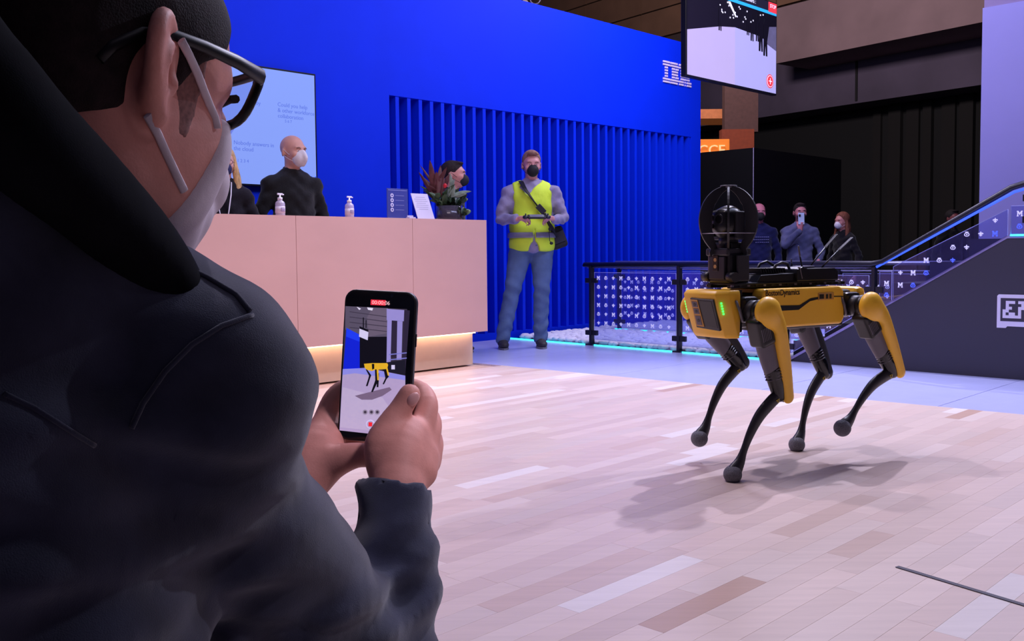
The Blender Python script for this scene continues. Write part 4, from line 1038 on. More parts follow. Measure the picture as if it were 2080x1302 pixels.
    if trousers and legs:
        m = M('cloth_trousers_%d%d%d' % trousers, trousers, .9, var=.16, scale=9, bump=.25, spec=.15)
        s = SDF(); s.ell(v(0, .005, .95), (q*(.158*build+.008), q*(.116*build+.008), q*.115), k=.05); legs_(s, .012)
        for k in (1, -1): s.half(v(0, 0, .045), (0, 0, -1), k=.004)
        s.half(v(0, 0, 1.0), (0, 0, 1), k=.005)
        fold = lambda x, y, z: .006*np.sin(z*58+np.sin(x*31+y*9)*1.8)*np.exp(-((z-.2)/.18)**2)+.006*np.sin(z*50+x*26)*np.exp(-((z-.52)/.12)**2)+.003*np.sin(z*60-x*20)*np.exp(-((z-.85)/.07)**2)
        s.build('trousers', m, root, res=res, M4=MW, disp=fold)
    if shoe and legs:
        for k in (1, -1):
            a_ = an[k]; s = SDF(); s.ell(a_+v(0, -.075, -.045), (.047*q, .115*q, .036*q), k=.02); s.ell(a_+v(0, 0, -.02), (.046*q, .06*q, .05*q), k=.03); s.half(v(0, 0, .002), (0, 0, -1))
            so = s.build('shoe', M('shoe_dark', shoe, .7, var=.3, scale=30), root, res=.008, M4=MW)
            b = MB(MW); b.prism([((math.cos(t)*.046+0)*q, (math.sin(t)*.128-.055)*q) for t in [2*PI*i/18 for i in range(18)]], (1, 0, 0), (0, 1, 0), (0, 0, 1), Vector((a_.x, a_.y, .001)), .016*q); b.build('sole', M('sole_grey', (120, 118, 128), .8), so)
    if hair:
        m = M('hair_%d%d%d' % hair[0], hair[0], .75, var=.35, scale=60, stretch=(1, 1, .25), bump=.5, spec=.3)
        s = SDF(); E_ = lambda c, r, kk=.01, mode='u': s.ell(T(*c), [z*q*1.07 for z in r], rot=hR, k=kk, mode=mode)
        if hair_style == 'short':
            E_((0, .016, .040), (.079, .099, .087)); E_((0, -.050, .100), (.050, .036, .014), .02)
            s.half(T(0, -.030, .012), hR @ Vector((0, -.80, -.60)), k=.01)
        elif hair_style == 'long':
            E_((0, .018, .042), (.082, .102, .088)); s.half(T(0, -.045, .02), hR @ Vector((0, -1, -.35)), k=.01)
            for k in (1, -1):
                s.chain([T(k*.064, .0, .03), T(k*.080, -.004, -.05), T(k*.092, -.015, -.13), T(k*.090, -.035, -.21), T(k*.075, -.05, -.27)], [.022*q, .026*q, .030*q, .030*q, .012*q], k=.02)
            s.chain([T(0, .07, .02), T(0, .085, -.10), T(0, .085, -.22)], [.05*q, .055*q, .035*q], k=.03)
        elif hair_style == 'fringe':
            E_((0, .016, .040), (.079, .099, .087)); E_((0, .03, .0), (.079, .07, .075)); s.half(T(0, -.048, .052), hR @ Vector((0, -.72, -.70)), k=.008)
            s.chain([T(-.04, -.07, .098), T(0, -.092, .10), T(.035, -.085, .092)], [.016*q, .019*q, .014*q], k=.015)
        s.build('hair', m, body, res=.006, M4=MW, disp=lambda x, y, z: .0018*np.sin(x*420+np.sin(z*90)*2)*np.sin(y*150+z*60))
    if mask:
        m = M('mask_%d%d%d' % mask, mask, .8, var=.04, scale=60, bump=.15)
        s = SDF()
        if mask_style == 'cup': s.ell(T(0, -.078, -.045), (.053*q, .060*q, .057*q), rot=hR, k=.01)
        else:
            s.ell(T(0, -.070, -.045), (.058*q, .063*q, .065*q), rot=hR, k=.01); s.chain([T(0, -.112, -.0), T(0, -.142, -.045), T(0, -.112, -.092)], [.008*q, .012*q, .010*q], k=.03)
        s.half(T(0, -.040, 0), hR @ Vector((0, 1, 0)), k=.006)
        mk_ = s.build('face_mask', m, root, res=.005, M4=MW)
        for k in (1, -1):
            for z in (-.018, -.072):
                b = MB(hM); b.tube([(k*.044*q, -.070*q, z*q), (k*.066*q, -.035*q, (z*.6-.01)*q), (k*.082*q, .008*q, (-.006+(z+.045)*.8)*q)], .0018*q, seg=5); b.build('ear_loop', m, mk_)
    if glasses:
        b = MB(hM)
        for k in (1, -1):
            b.tube([(k*(.031+.022*math.cos(t))*q, (-.108+.006*abs(math.cos(t)))*q, (.004+.017*math.sin(t))*q) for t in [2*PI*i/16 for i in range(16)]], .0016*q, seg=5, closed=True)
            b.tube([(k*.053*q, -.102*q, .006*q), (k*.078*q, -.01*q, .006*q)], .0015*q, seg=5)
        b.tube([(-.009*q, -.108*q, .006*q), (.009*q, -.108*q, .006*q)], .0015*q, seg=5); b.build('glasses', M('glasses_metal', (90, 70, 80), .3, metal=.6), root)
    return root, dict(T=T, hM=hM, MW=MW, q=q, v=v, hc=hc, hR=hR, body=body, wr=wr, sh=sh)
# ---------------------------------------------------------------- man in the yellow vest
g0 = G(1082, 706)
vp, vi = figure('person', 'man in a yellow safety vest and jeans holding a controller before the slatted wall', (g0.x, g0.y, 0), .12, 1.80, build=1.16, skin_rgb=(214, 150, 146),
    L_elbow=(.285, -.02, 1.17), R_elbow=(-.285, -.02, 1.17), L_wrist=(.165, -.24, 1.155), R_wrist=(-.165, -.24, 1.155),
    L_hand=((-.75, -.55, .05), (-.3, .2, -.9), (-.2, -.8, .5), 1.0), R_hand=((.75, -.55, .05), (.3, .2, -.9), (.2, -.8, .5), 1.0),
    top=(150, 140, 172), top_n='jacket', trousers=(92, 112, 150), hair=((150, 110, 95),), hair_style='fringe', mask=(26, 24, 30), head_rot=(.10, 0, 0), shoe=(52, 46, 52), feet=((.075, -.01), (-.275, -.03)), res=.010)
MW, q, v = vi['MW'], vi['q'], vi['v']
m_hi = M('hi_vis', (222, 250, 60), .7, var=.05, scale=8, bump=.25)
s = SDF(); bb_ = 1.16
s.ell(v(0, -.0, 1.28), (q*(.158*bb_+.026), q*(.108*bb_+.030), q*.235), k=.05); s.ell(v(0, -.010, 1.08), (q*(.148*bb_+.034), q*(.112*bb_+.036), q*.18), k=.06); s.ell(v(0, 0, .93), (q*(.158*bb_+.030), q*(.116*bb_+.030), q*.14), k=.06)
for k in (1, -1): s.chain([v(k*.01, .01, 1.46), v(k*.08, .0, 1.435), vi['sh'][k]], [q*.082, q*.082, q*.076], k=.05)
s.box(v(.29, 0, 1.38), (.115*q, .2, .24*q), rad=.01, k=.02, mode='s'); s.box(v(-.29, 0, 1.38), (.115*q, .2, .24*q), rad=.01, k=.02, mode='s'); s.half(v(0, 0, .875), (0, 0, -1), k=.01)
s.box(v(0, -.16, 1.50), (.05*q, .12*q, .12*q), rot=Euler((0, .78, 0)).to_matrix(), rad=.01, k=.02, mode='s')
s.ell(v(0, .0, 1.52), (.088*q, .10*q, .11*q), k=.02, mode='s')
s.box(v(0, -.16, .93), (.006*q, .10*q, .15*q), rad=.003, k=.006, mode='s'); s.ell(v(0, -.16, .87), (.05*q, .10*q, .09*q), k=.01, mode='s')
vest = s.build('safety_vest', m_hi, vp, res=.009, M4=MW, disp=lambda x, y, z: .004*np.sin(x*24+z*31)*np.sin(z*17-x*9))
s = SDF()
s.ell(v(0, -.010, 1.0), (q*(.158*bb_+.039), q*(.114*bb_+.043), q*.22), k=.05); s.half(v(0, 0, .995), (0, 0, -1)); s.half(v(0, 0, 1.045), (0, 0, 1)); s.box(v(0, -.18, 1.0), (.012*q, .10*q, .15*q), rad=.003, k=.004, mode='s')
s.build('reflective_band', M('reflect_grey', (140, 138, 158), .35, metal=.2), vest, res=.008, M4=MW)
# shoulder strap, bag, controller
b = MB(MW); b.tube([v(-.105, -.07, 1.50), v(-.075, -.165, 1.42), v(.0, -.185, 1.31), v(.085, -.182, 1.20), v(.16, -.14, 1.08), v(.20, -.06, 1.0)], .026*q, seg=8, flat=.25, up=(0, 0, 1)); b.build('bag_strap', M('strap_black', (22, 21, 28), .7, var=.2), vp)
b = MB(MW); b.box(v(.055, -.205, 1.245), (.052*q, .02*q, .09*q), rot=Euler((0, -.75, 0)), bev=.004); b.tube([v(.09, -.2, 1.21), v(.12, -.2, 1.17)], .012*q, seg=6); b.build('strap_buckle', M('buckle_dark', (44, 42, 52), .4), vp)
bg = thing('shoulder_bag', 'black shoulder bag at the hip of the man in the yellow vest', 'bag', MW @ v(.235, .02, .93))
s = SDF(); s.box(v(.235, .03, .995), (.075*q, .06*q, .10*q), rot=Euler((0, -.35, 0)).to_matrix(), rad=.03, k=.01); s.build('bag_body', MATS['strap_black'], bg, res=.01, M4=MW)
b = MB(MW); b.box(v(.24, -.035, 1.0), (.11*q, .012, .10*q), rot=Euler((0, -.35, 0)), bev=.004); b.build('bag_pocket', MATS['buckle_dark'], bg)
ct = thing('controller', 'dark handheld robot controller held by the man in the yellow vest', 'controller', MW @ v(0, -.31, 1.16))
b = MB(MW); b.box(v(0, -.315, 1.175), (.155, .085, .016), rot=Euler((.35, 0, 0)), bev=.004); b.build('controller_body', MATS['strap_black'], ct)
b = MB(MW); b.box(v(0, -.317, 1.184), (.125, .065, .003), rot=Euler((.35, 0, 0))); b.build('controller_screen', M('tablet_grey', (120, 118, 140), .2), ct)
for k in (1, -1):
    b = MB(MW); b.ball(v(k*.098, -.312, 1.172), (.027, .038, .019), seg=14); b.cyl(v(k*.098, -.322, 1.185), v(k*.098, -.326, 1.203), .006, seg=10); b.build('controller_grip', MATS['buckle_dark'], ct)
b = MB(MW); b.tube([v(.10, -.30, 1.16), v(.125, -.26, 1.10), v(.125, -.22, 1.04), v(.13, -.21, .965), v(.145, -.21, .95)], .003, seg=6); b.ball(v(.13, -.225, 1.07), (.014, .01, .018)); b.ball(v(.145, -.212, .945), (.016, .01, .014)); b.build('controller_cable', MATS['strap_black'], ct)
# ---------------------------------------------------------------- behind the desk
def at(px, Y): p = P(px, 500, Y); return (p.x, p.y, 0)
pb, bi = figure('person', 'bald man in a black shirt and white mask behind the reception desk', at(597, 7.25), .62, 1.78, skin_rgb=(214, 158, 142), top=(24, 24, 28), top_n='shirt', trousers=(30, 30, 36), mask=(228, 220, 226), mask_style='beak', head_rot=(.04, 0, .30), res=.012, shoe=(30, 30, 34))
pw, wi = figure('person', 'blonde woman with a navy mask, glasses and white lanyard behind the desk', at(459, 6.9), .25, 1.66, build=.86, skin_rgb=(222, 168, 156), top=(26, 24, 34), top_n='jacket', trousers=(30, 30, 36), hair=((206, 168, 120),), hair_style='long', mask=(34, 40, 88), head_rot=(.05, 0, .12), res=.012, glasses=True, shoe=(30, 30, 34))
MWw = wi['MW']; vw = wi['v']; b = MB(MWw)
for k in (1, -1): b.tube([vw(k*.055, -.06, 1.50), vw(k*.052, -.125, 1.40), vw(k*.035, -.150, 1.28), vw(k*.008, -.155, 1.12)], .006, seg=6, flat=.4)
b.build('lanyard', M('lanyard_white', (225, 220, 235), .7), pw)
pm2, mi_ = figure('person', 'dark-haired man in a black mask half hidden behind the plant on the desk', at(919, 8.25), 1.35, 1.67, skin_rgb=(206, 142, 130), top=(20, 20, 26), top_n='jacket', trousers=(30, 30, 36), hair=((40, 26, 26),), hair_style='short', mask=(24, 24, 32), head_rot=(0, 0, .1), res=.012, shoe=(30, 30, 34))
# ---------------------------------------------------------------- onlookers on the lower hall floor
def at2(px, Y): p = P(px, 500, Y); return (p.x, p.y, -.3)
p1, i1 = figure('person', 'onlooker with shaved head, black mask and navy jacket beyond the railing', at2(1541, 12.6), -.05, 1.80, skin_rgb=(205, 120, 140), top=(24, 26, 76), top_n='jacket', trousers=(20, 20, 34), mask=(24, 20, 26), res=.014, shoe=(30, 30, 34), build=1.0)
p2, i2 = figure('person', 'onlooker in a grey blue hooded top filming with a raised pale phone', at2(1624, 12.7), -.08, 1.80, skin_rgb=(205, 128, 140), top=(92, 92, 134), top_n='hooded_top', trousers=(20, 20, 34), hair=((38, 26, 32),), mask=(24, 20, 26), res=.014, shoe=(30, 30, 34), build=1.02,
    R_elbow=(-.22, -.14, 1.22), R_wrist=(-.055, -.30, 1.42), R_hand=((.15, -.15, 1), (0, .3, 1), (-1, 0, .2), 1.0), L_elbow=(.29, .02, 1.14), L_wrist=(.20, -.20, 1.02))
ph = thing('phone', 'pale phone raised by the onlooker in the grey blue hooded top', 'phone', i2['MW'] @ i2['v'](-.05, -.31, 1.52))
b = MB(i2['MW']); b.box(i2['v'](-.05, -.325, 1.565), (.078, .010, .150), rot=Euler((-.1, 0, 0)), bev=.004); b.build('phone_body', M('phone_pale', (190, 200, 235), .3), ph)
b = MB(i2['MW']); b.box(i2['v'](-.072, -.334, 1.605), (.026, .004, .030), rot=Euler((-.1, 0, 0)), bev=.002); b.build('phone_camera', MATS['eye_iris'], ph)
p3, i3 = figure('person', 'red-haired woman in a white mask turned sideways beyond the railing', at2(1712, 12.9), -1.05, 1.68, skin_rgb=(205, 135, 135), top=(24, 20, 28), top_n='jacket', trousers=(20, 20, 30), hair=((124, 70, 56),), hair_style='long', mask=(225, 215, 235), head_rot=(.1, 0, 0), res=.014, shoe=(30, 30, 34), build=.86)
figure('person', 'dim onlooker seen over the sloping handrail in front of the dark curtains', at2(1932, 13.4), .3, 1.72, skin_rgb=(120, 62, 66), top=(14, 12, 20), top_n='jacket', trousers=(14, 12, 20), hair=((24, 16, 20),), res=.014, shoe=(30, 30, 34))
# pale print on the navy jacket
for r_, (n_, w_) in enumerate(((9, .018), (9, .018), (7, .016))):
    b = MB(i1['MW'])
    for c_ in range(n_): b.box(i1['v'](.095-c_*.026, -.1335-.010*(1-abs(.0-.095+c_*.026)/.1), 1.335-r_*.034), (w_, .006, .008))
    b.build('jacket_print', M('print_pale', (120, 118, 175), .6), p1, kind='stuff')
# ================================================================ man filming in the foreground
from mathutils.bvhtree import BVHTree
PHI, PT = math.radians(24.5), math.radians(13)
Ff = Vector((math.sin(PHI)*math.cos(PT), math.cos(PHI)*math.cos(PT), -math.sin(PT))); Lf = Vector((-math.cos(PHI), math.sin(PHI), 0)); Uf = Lf.cross(-Ff); Uf = Uf if Uf.z > 0 else -Uf
HR = Matrix((Lf, -Ff, Uf)).transposed()
EAR = P(326, 152, .62)
HC = EAR - HR @ Vector((-.081, .014, -.004))
fm = thing('person', 'man in a dark wool coat, glasses and white mask filming in the foreground', 'person', (HC.x-.05, HC.y, 0))
sk = M('skin_foreground', (214, 148, 134), .55, var=.07, scale=60, bump=.05, bscale=500, spec=.3)
T = lambda x, y, z: HC+HR @ Vector((x, y, z))
def Q(px, py, Y): return P(px, py, Y)
s = SDF()
E_ = lambda c, r, k=.02, mode='u': s.ell(T(*c), r, rot=HR, k=k, mode=mode)
E_((0, .015, .040), (.076, .098, .086)); E_((0, -.030, -.020), (.063, .066, .085), .03); E_((0, -.052, -.078), (.038, .036, .028), .03); E_((0, -.030, .050), (.064, .064, .062), .03); E_((0, -.078, .030), (.047, .018, .018), .02)
for q in (1, -1):
    E_((q*.031, -.098, .004), (.018, .014, .012), .012, 's'); E_((q*.040, -.062, -.024), (.022, .024, .024), .02); E_((q*.031, -.085, .004), (.014, .013, .012), .004); E_((q*.052, -.02, -.058), (.013, .038, .028), .03)
s.chain([T(0, -.092, .008), T(0, -.110, -.018), T(0, -.118, -.032)], [.008, .010, .012], k=.012); E_((0, -.092, -.062), (.024, .010, .010), .008); E_((0, -.106, -.0615), (.026, .006, .0016), .003, 's')
for q in (1, -1): E_((q*.011, -.106, -.034), (.008, .009, .007), .006)
HEADOPS = list(s.ops)
# ears: shell, rim, inner fold, bowl, lobe
for q in (1, -1):
    e = lambda x, y, z: T(q*(.072+x), y, z)
    out = Vector((q*.78, .62, 0)).normalized()         # the shell stands off the head and leans back
    er = HR @ Matrix((Vector((.62*q, -.78, 0)), Vector((.78*q, .62, 0))*1, Vector((0, 0, 1)))).transposed()
    def EP(a, b, o=0):                                  # a: backwards along the shell, b: up, o: outwards
        return T(q*(.074+a*.52+o*.85), .004+a*.86-o*.5, b)
    s.chain([EP(.006, .012), EP(.014, .004), EP(.013, -.010)], [.009, .010, .008], k=.008, flat=HR @ Vector((q*.86, -.5, 0)), fn=.5)
    s.chain([EP(-.001, .008), EP(-.001, .020), EP(.005, .030), EP(.015, .034), EP(.025, .029), EP(.030, .017), EP(.029, .002), EP(.023, -.010), EP(.015, -.019), EP(.008, -.026), EP(.002, -.028), EP(-.001, -.020)],
            [.0036, .0042, .0048, .0050, .0050, .0048, .0044, .0042, .0050, .0058, .0056, .0040], k=.005)
    s.chain([EP(.004, .016), EP(.015, .022), EP(.023, .012), EP(.020, -.004), EP(.012, -.016)], [.0070, .0085, .0080, .0075, .0075], k=.008, flat=HR @ Vector((q*.86, -.5, 0)), fn=.42)
    s.chain([EP(.008, .020, .004), EP(.016, .014, .005), EP(.018, .002, .005), EP(.012, -.010, .004), EP(.006, -.013, .003)], [.0026, .0034, .0036, .0036, .0036], k=.004)
    s.ell(EP(.007, .000, .008), (.0085, .0085, .011), rot=HR, k=.005, mode='s'); s.ell(EP(.010, .022, .008), (.006, .0055, .004), rot=HR, k=.004, mode='s')
    s.ell(EP(-.004, -.004, .004), (.005, .004, .007), rot=HR, k=.005)
NB = Q(20, 500, .61)
s.chain([T(0, .030, -.030), T(0, .036, -.090), NB+Z_*.03, NB-Z_*.08], [.060, .059, .062, .070], k=.035)
# trunk and legs under the clothes (crouching)
SHR, SHL = Q(366, 800, .65), Vector((-.60, .72, .78))
PEL = Vector((-.40, .60, .34))
s.chain([NB-Z_*.06, NB-Z_*.18, PEL+Z_*.12, PEL], [.05, .09, .10, .12], k=.04)
s.chain([NB-Z_*.09, SHR], [.045, .040], k=.03); s.chain([NB-Z_*.09, SHL], [.045, .040], k=.03)
ELR, WRR = Q(760, 1400, .87), Q(806, 1000, .955); ELL, WRL = Vector((-.50, .93, .50)), Q(596, 1010, 1.0)
s.chain([SHR, Q(408, 985, .69), Q(560, 1190, .78), ELR, Q(795, 1150, .915), WRR], [.045, .040, .04, .036, .032, .026], k=.03); s.chain([SHL, ELL, WRL], [.045, .038, .026], k=.03, sub=1)
for q, kx in ((1, -.16), (-1, -.62)):
    s.chain([PEL+Vector((.09*q, 0, 0)), Vector((kx, 1.02, .36)), Vector((kx, .86, .05))], [.10, .062, .045], k=.03, sub=1); s.ell(Vector((kx, .94, .035)), (.045, .12, .035), k=.03)
# right hand: palm, thumb on the glass edge, fingers round the back
def hc_(pts, k=.006, sub=3, **kw): s.chain([Q(a, b, c) for a, b, c, r in pts], [r for a, b, c, r in pts], k=k, sub=sub, **kw)
hc_([(806, 1000, .955, .025), (808, 955, .972, .029), (812, 915, .987, .029), (832, 885, 1.002, .021)], .010)
hc_([(862, 960, .985, .013), (866, 930, 1.0, .013)], .02)
hc_([(768, 945, .968, .012), (774, 905, .980, .0175), (792, 866, .990, .0150), (813, 832, .996, .0122), (832, 802, .998, .0116)], .007)
hc_([(846, 888, 1.010, .0155), (862, 852, 1.024, .0132), (868, 820, 1.038, .0118), (856, 795, 1.058, .0105), (822, 782, 1.064, .0095), (795, 778, 1.064, .0083)], .006)
hc_([(858, 912, 1.010, .0155), (873, 878, 1.030, .0128), (874, 850, 1.052, .0112), (850, 828, 1.068, .0100), (812, 822, 1.068, .0086)], .004)
hc_([(864, 934, 1.006, .0145), (879, 906, 1.034, .0120), (875, 884, 1.056, .0102), (846, 870, 1.068, .0094), (806, 866, 1.068, .0082)], .004)
hc_([(864, 954, .998, .0125), (878, 932, 1.028, .0105), (868, 912, 1.052, .0092), (838, 904, 1.064, .0084), (804, 902, 1.064, .0074)], .004)
# left hand
hc_([(596, 1010, 1.0, .025), (624, 965, 1.010, .027), (650, 915, 1.030, .027), (664, 878, 1.046, .019)], .010)
hc_([(646, 962, 1.012, .018), (684, 936, 1.008, .0170), (722, 925, 1.004, .0135), (752, 926, 1.0, .0120), (780, 932, .998, .0105)], .010)
hc_([(652, 884, 1.040, .0150), (662, 846, 1.052, .0125), (678, 808, 1.064, .0112), (704, 786, 1.072, .010), (740, 780, 1.072, .0085)], .006)
hc_([(660, 896, 1.050, .0145), (680, 864, 1.066, .0115), (712, 846, 1.074, .0102), (748, 840, 1.074, .009)], .004)
hc_([(668, 916, 1.050, .0140), (692, 894, 1.068, .0110), (724, 882, 1.074, .0098), (756, 878, 1.074, .0085)], .004)
hc_([(680, 938, 1.046, .0125), (708, 926, 1.062, .0100), (734, 914, 1.068, .0090), (760, 908, 1.068, .008)], .004)
crease = lambda x, y, z: .0005*np.sin(z*900+x*500)*0
body = s.build('body', sk, fm, res=.0033)
# thumb nail, eyes, brows
def on_axis(px, py, Y): return Q(px, py, Y)
tn0, tn1 = Q(823, 815, 1.0), Q(838, 794, 1.0); td_ = (tn1-tn0).normalized(); nn = (CL-tn1).normalized(); nn = (nn+CR*.75+CU*.2).normalized(); nn = (nn-td_*nn.dot(td_)).normalized(); ts_ = td_.cross(nn)
b = MB(); c = Q(833, 804, .998)+nn*.0098; b.ball(c, (.0062, .0088, .0032), seg=16, rot=Matrix((ts_, td_, nn)).transposed()); b.build('thumb_nail', M('nail_pink', (232, 176, 170), .3, spec=.5), body)
hM = Matrix.Translation(HC) @ HR.to_4x4()
for k in (1, -1):
    b = MB(hM); b.ball((k*.031, -.0905, .004), (.009, .0065, .0055), seg=12); e = b.build('eye', MATS['eye_white'], body); b = MB(hM); b.ball((k*.031, -.0960, .0025), (.004, .002, .004), seg=10); b.build('iris', MATS['eye_iris'], body)
    b = MB(hM); b.tube([(k*.017, -.102, .022), (k*.032, -.103, .028), (k*.050, -.090, .022)], .0034, seg=8); b.build('eyebrow', M('brow_dark', (40, 28, 28), .8), body)
# hair
m_hr = M('hair_dark', (34, 24, 26), .8, var=.4, scale=90, bump=.25, bscale=700, spec=.2)
s = SDF(); s.ops = list(HEADOPS); E_((0, .050, -.010), (.064, .058, .068), .03)
s.half(T(0, -.066, .062), HR @ Vector((0, -.86, -.50)), k=.01)
# clear the ears and the face
for q in (1, -1):
    s.ell(T(q*.088, .012, -.010), (.030, .026, .036), rot=HR, k=.008, mode='s'); s.ell(T(q*.075, -.060, -.030), (.05, .052, .066), rot=HR, k=.012, mode='s')
s.half(T(0, .10, -.058), HR @ Vector((0, -.35, -1)), k=.012)
s.build('hair', m_hr, body, res=.0035, disp=lambda x, y, z: -.0034+.0003*np.sin(x*900+np.sin(z*300)*2)*np.sin(y*700+z*500))
for q in (1, -1):
    s = SDF(); s.ops = list(HEADOPS); s.ell(T(q*.072, -.022, .006), (.03, .013, .040), rot=HR, k=.002, mode='i')
    s.build('sideburn', M('stubble', (134, 92, 86), .85, var=.3, scale=300), body, res=.003, disp=lambda x, y, z: -.0008+x*0)
# mask with straps
MB0, MB1 = (-.0365, -.080), (1, .49)
m_mw = M('mask_white', (216, 204, 212), .85, var=.03, scale=140, bump=.08, bscale=900, spec=.1)
s = SDF(); s.ops = list(HEADOPS); s.chain([T(0, -.100, .000), T(0, -.112, -.045), T(0, -.088, -.095)], [.007, .009, .009], k=.04); E_((0, -.030, -.060), (.052, .056, .058), .02)
s.half(T(0, MB0[0], MB0[1]), HR @ Vector((0, MB1[0], MB1[1])), k=.012); s.half(T(0, -.045, -.004), HR @ Vector((0, .10, 1)), k=.006)
mk2 = s.build('face_mask', m_mw, fm, res=.0032, disp=lambda x, y, z: -.0042)
bv = BVHTree.FromPolygons([v.co for v in body.data.vertices], [tuple(p.vertices) for p in body.data.polygons])
Wf = WM[fm.name]; Wi = Wf.inverted()
def skinpt(px, py, off=.0):
    """the point where the line of sight meets the face"""
    d = (P(px, py, 1)-CL).normalized(); h, n, _, _ = bv.ray_cast(Wi @ CL, d)
    return (Wf @ h)+Vector(n)*off if h else None
for path in ([(356, 84), (372, 112), (390, 150), (408, 186), (424, 216), (434, 240), (438, 262)], [(300, 232), (318, 272), (338, 318), (356, 356), (372, 388)]):
    fr_ = [skinpt(a, b_, .0052 if i < 3 and len(path) > 5 else (.003 if i == 3 and len(path) > 5 else .0012)) for i, (a, b_) in enumerate(path)]; fr_ = [p for p in fr_ if p is not None]
    n_ = (CL-fr_[0]).normalized(); b = MB(); b.tube(fr_, .0030, seg=8, flat=.45); b.build('ear_loop', m_mw, mk2)
for z0_, z1_ in ((.026, -.016), (-.031, -.072)):
    b = MB(); b.tube([T(.080, .002, z0_), T(.078, -.020, z0_*.6+z1_*.4), T(.070, -.045, z1_)], .0026, seg=8); b.build('ear_loop', m_mw, mk2)
# glasses
m_gf = M('glasses_black', (12, 12, 16), .42, spec=.35)
b = MB(hM); lens = MB(hM)
LW, LH = .0300, .0215
def lp(k, t, sc=1.0):      # rounded, slightly drooping lens outline
    c, s_ = math.cos(t), math.sin(t); p = 3.6
    r = (abs(c)**p+abs(s_)**p)**(-1/p); x = c*r*LW*sc; z = s_*r*LH*sc
    x *= 1+.10*(z/LH)
    return (k*(.0345+x), -.108+.014*((x+.0345)/.062)**2-z*.28, .025+z)
for k in (1, -1):
    b.tube([lp(k, 2*PI*i/32) for i in range(32)], .0038, seg=8, closed=True)
    b.tube([(k*.060, -.099, .037), (k*.0735, -.088, .037), (k*.0790, -.055, .034), (k*.0812, -.020, .030), (k*.0800, .010, .026), (k*.078, .030, .018), (k*.074, .048, .002), (k*.072, .054, -.010)], [.0052, .0064, .0054, .0046, .0040, .0040, .0044, .0036], seg=8, flat=.55, up=HR @ Vector((k, 0, 0)))
b.tube([(-.006, -.108, .024), (0, -.111, .027), (.006, -.108, .024)], .0028, seg=8)
gf = b.build('glasses', m_gf, fm)
for k in (1, -1):
    l = MB(hM); vs = [l.bm.verts.new(l.fr @ Vector(lp(k, 2*PI*i/32, .98))) for i in range(32)]; cc = l.bm.verts.new(l.fr @ Vector((k*.0345, -.1065, 0)))
    for i in range(32): l.bm.faces.new((vs[i], vs[(i+1) % 32], cc)).smooth = True
    l.build('lens', glass_mat('lens_glass_thin', (232, 234, 252), fog=.05, fogc=(90, 90, 190), fixed=.06) if 'lens_glass_thin' not in MATS else MATS['lens_glass_thin'], gf)
# coat ------------------------------------------------------------------------
m_ct_ = M('coat_wool', (50, 53, 72), .95, var=.30, scale=22, bump=.16, bscale=1100, spec=.04, sheen=.35)
s = SDF()
s.chain([Q(-150, 560, .60), Vector((-.37, .58, .66)), Vector((-.38, .60, .40)), Vector((-.38, .60, .24))], [.105, .165, .180, .20], k=.06)
s.chain([Q(-170, 500, .57), Q(90, 625, .61), Q(290, 725, .665), SHR], [.080, .076, .076, .077], k=.04)
s.chain([Q(-150, 480, .60), Vector((-.48, .66, .84)), SHL], [.080, .08, .075], k=.05)
s.chain([SHR, Q(408, 985, .69), Q(560, 1190, .78), Q(735, 1420, .87)], [.075, .069, .074, .070], k=.05)
AX_ = (WRR-Q(770, 1400, .86)).normalized()
s.chain([Q(735, 1440, .86), Q(770, 1300, .885), Q(795, 1150, .915), Q(805, 1050, .940), WRR+AX_*.04], [.066, .056, .047, .0385, .034], k=.025)
s.chain([SHL, ELL, Q(560, 1040, .99)], [.075, .06, .034], k=.04, sub=1)
cx_ = AX_.orthogonal().normalized(); cR_ = Matrix((cx_, AX_.cross(cx_), AX_)).transposed()
s.box(WRR+AX_*(.066), (.06, .06, .060), rot=cR_, rad=.002, k=.004, mode='s')
s.cone(WRR-AX_*.03, WRR+AX_*.03, .0285, .0295, k=.003, mode='s')
def wr_(x, y, z):
    sg = lambda v, c, w: 1/(1+np.exp(-(v-c)/w))
    arm = sg(x, -.185, .012)*(1-sg(z, .612, .006))
    f = .0022*np.sin(z*300+x*150+np.sin(x*60+z*40)*1.8)*arm*sg(-x, .105, .015)*(1-sg(z, .600, .006))+.0032*np.sin(z*130-x*95+y*30+.6)*arm
    up = (1-sg(z, .80, .012))*sg(x, -.30, .02)*(1-sg(x, -.155, .012))*sg(z, .55, .02)
    f2 = (.0040*np.sin(z*95+np.sin(y*30+x*20)*1.2+.4)+.0025*np.sin(z*170+x*60))*up
    back = .0030*np.sin(x*34+z*16)*np.sin(z*24+x*9)+.0012*np.sin(x*80-z*60)
    return f+f2+back
coat = s.build('coat', m_ct_, fm, res=.0058, disp=wr_)
bc = BVHTree.FromPolygons([v.co for v in coat.data.vertices], [tuple(p.vertices) for p in coat.data.polygons])
def coatpt(px, py, off=0.0):
    d = (P(px, py, 1)-CL).normalized(); h, n, _, _ = bc.ray_cast(Wi @ CL, d)
    return (Wf @ h)+Vector(n)*off if h else None
def seam(pts, r, nm, flat=.5):
    pp = []
    for (a, b_), (c, d) in zip(pts, pts[1:]):
        for i in range(6): pp.append(coatpt(a+(c-a)*i/6, b_+(d-b_)*i/6, r*.15))
    pp = [p for p in pp if p is not None]
    if len(pp) > 3: b = MB(); b.tube(pp, r, seg=8); b.build(nm, m_ct_, coat)
seam([(240, 478), (300, 520), (370, 540), (430, 570), (480, 600), (512, 640)], .0022, 'shoulder_strap_edge')
seam([(512, 640), (450, 662), (390, 700), (335, 755), (290, 820), (262, 880)], .0018, 'armhole_seam')
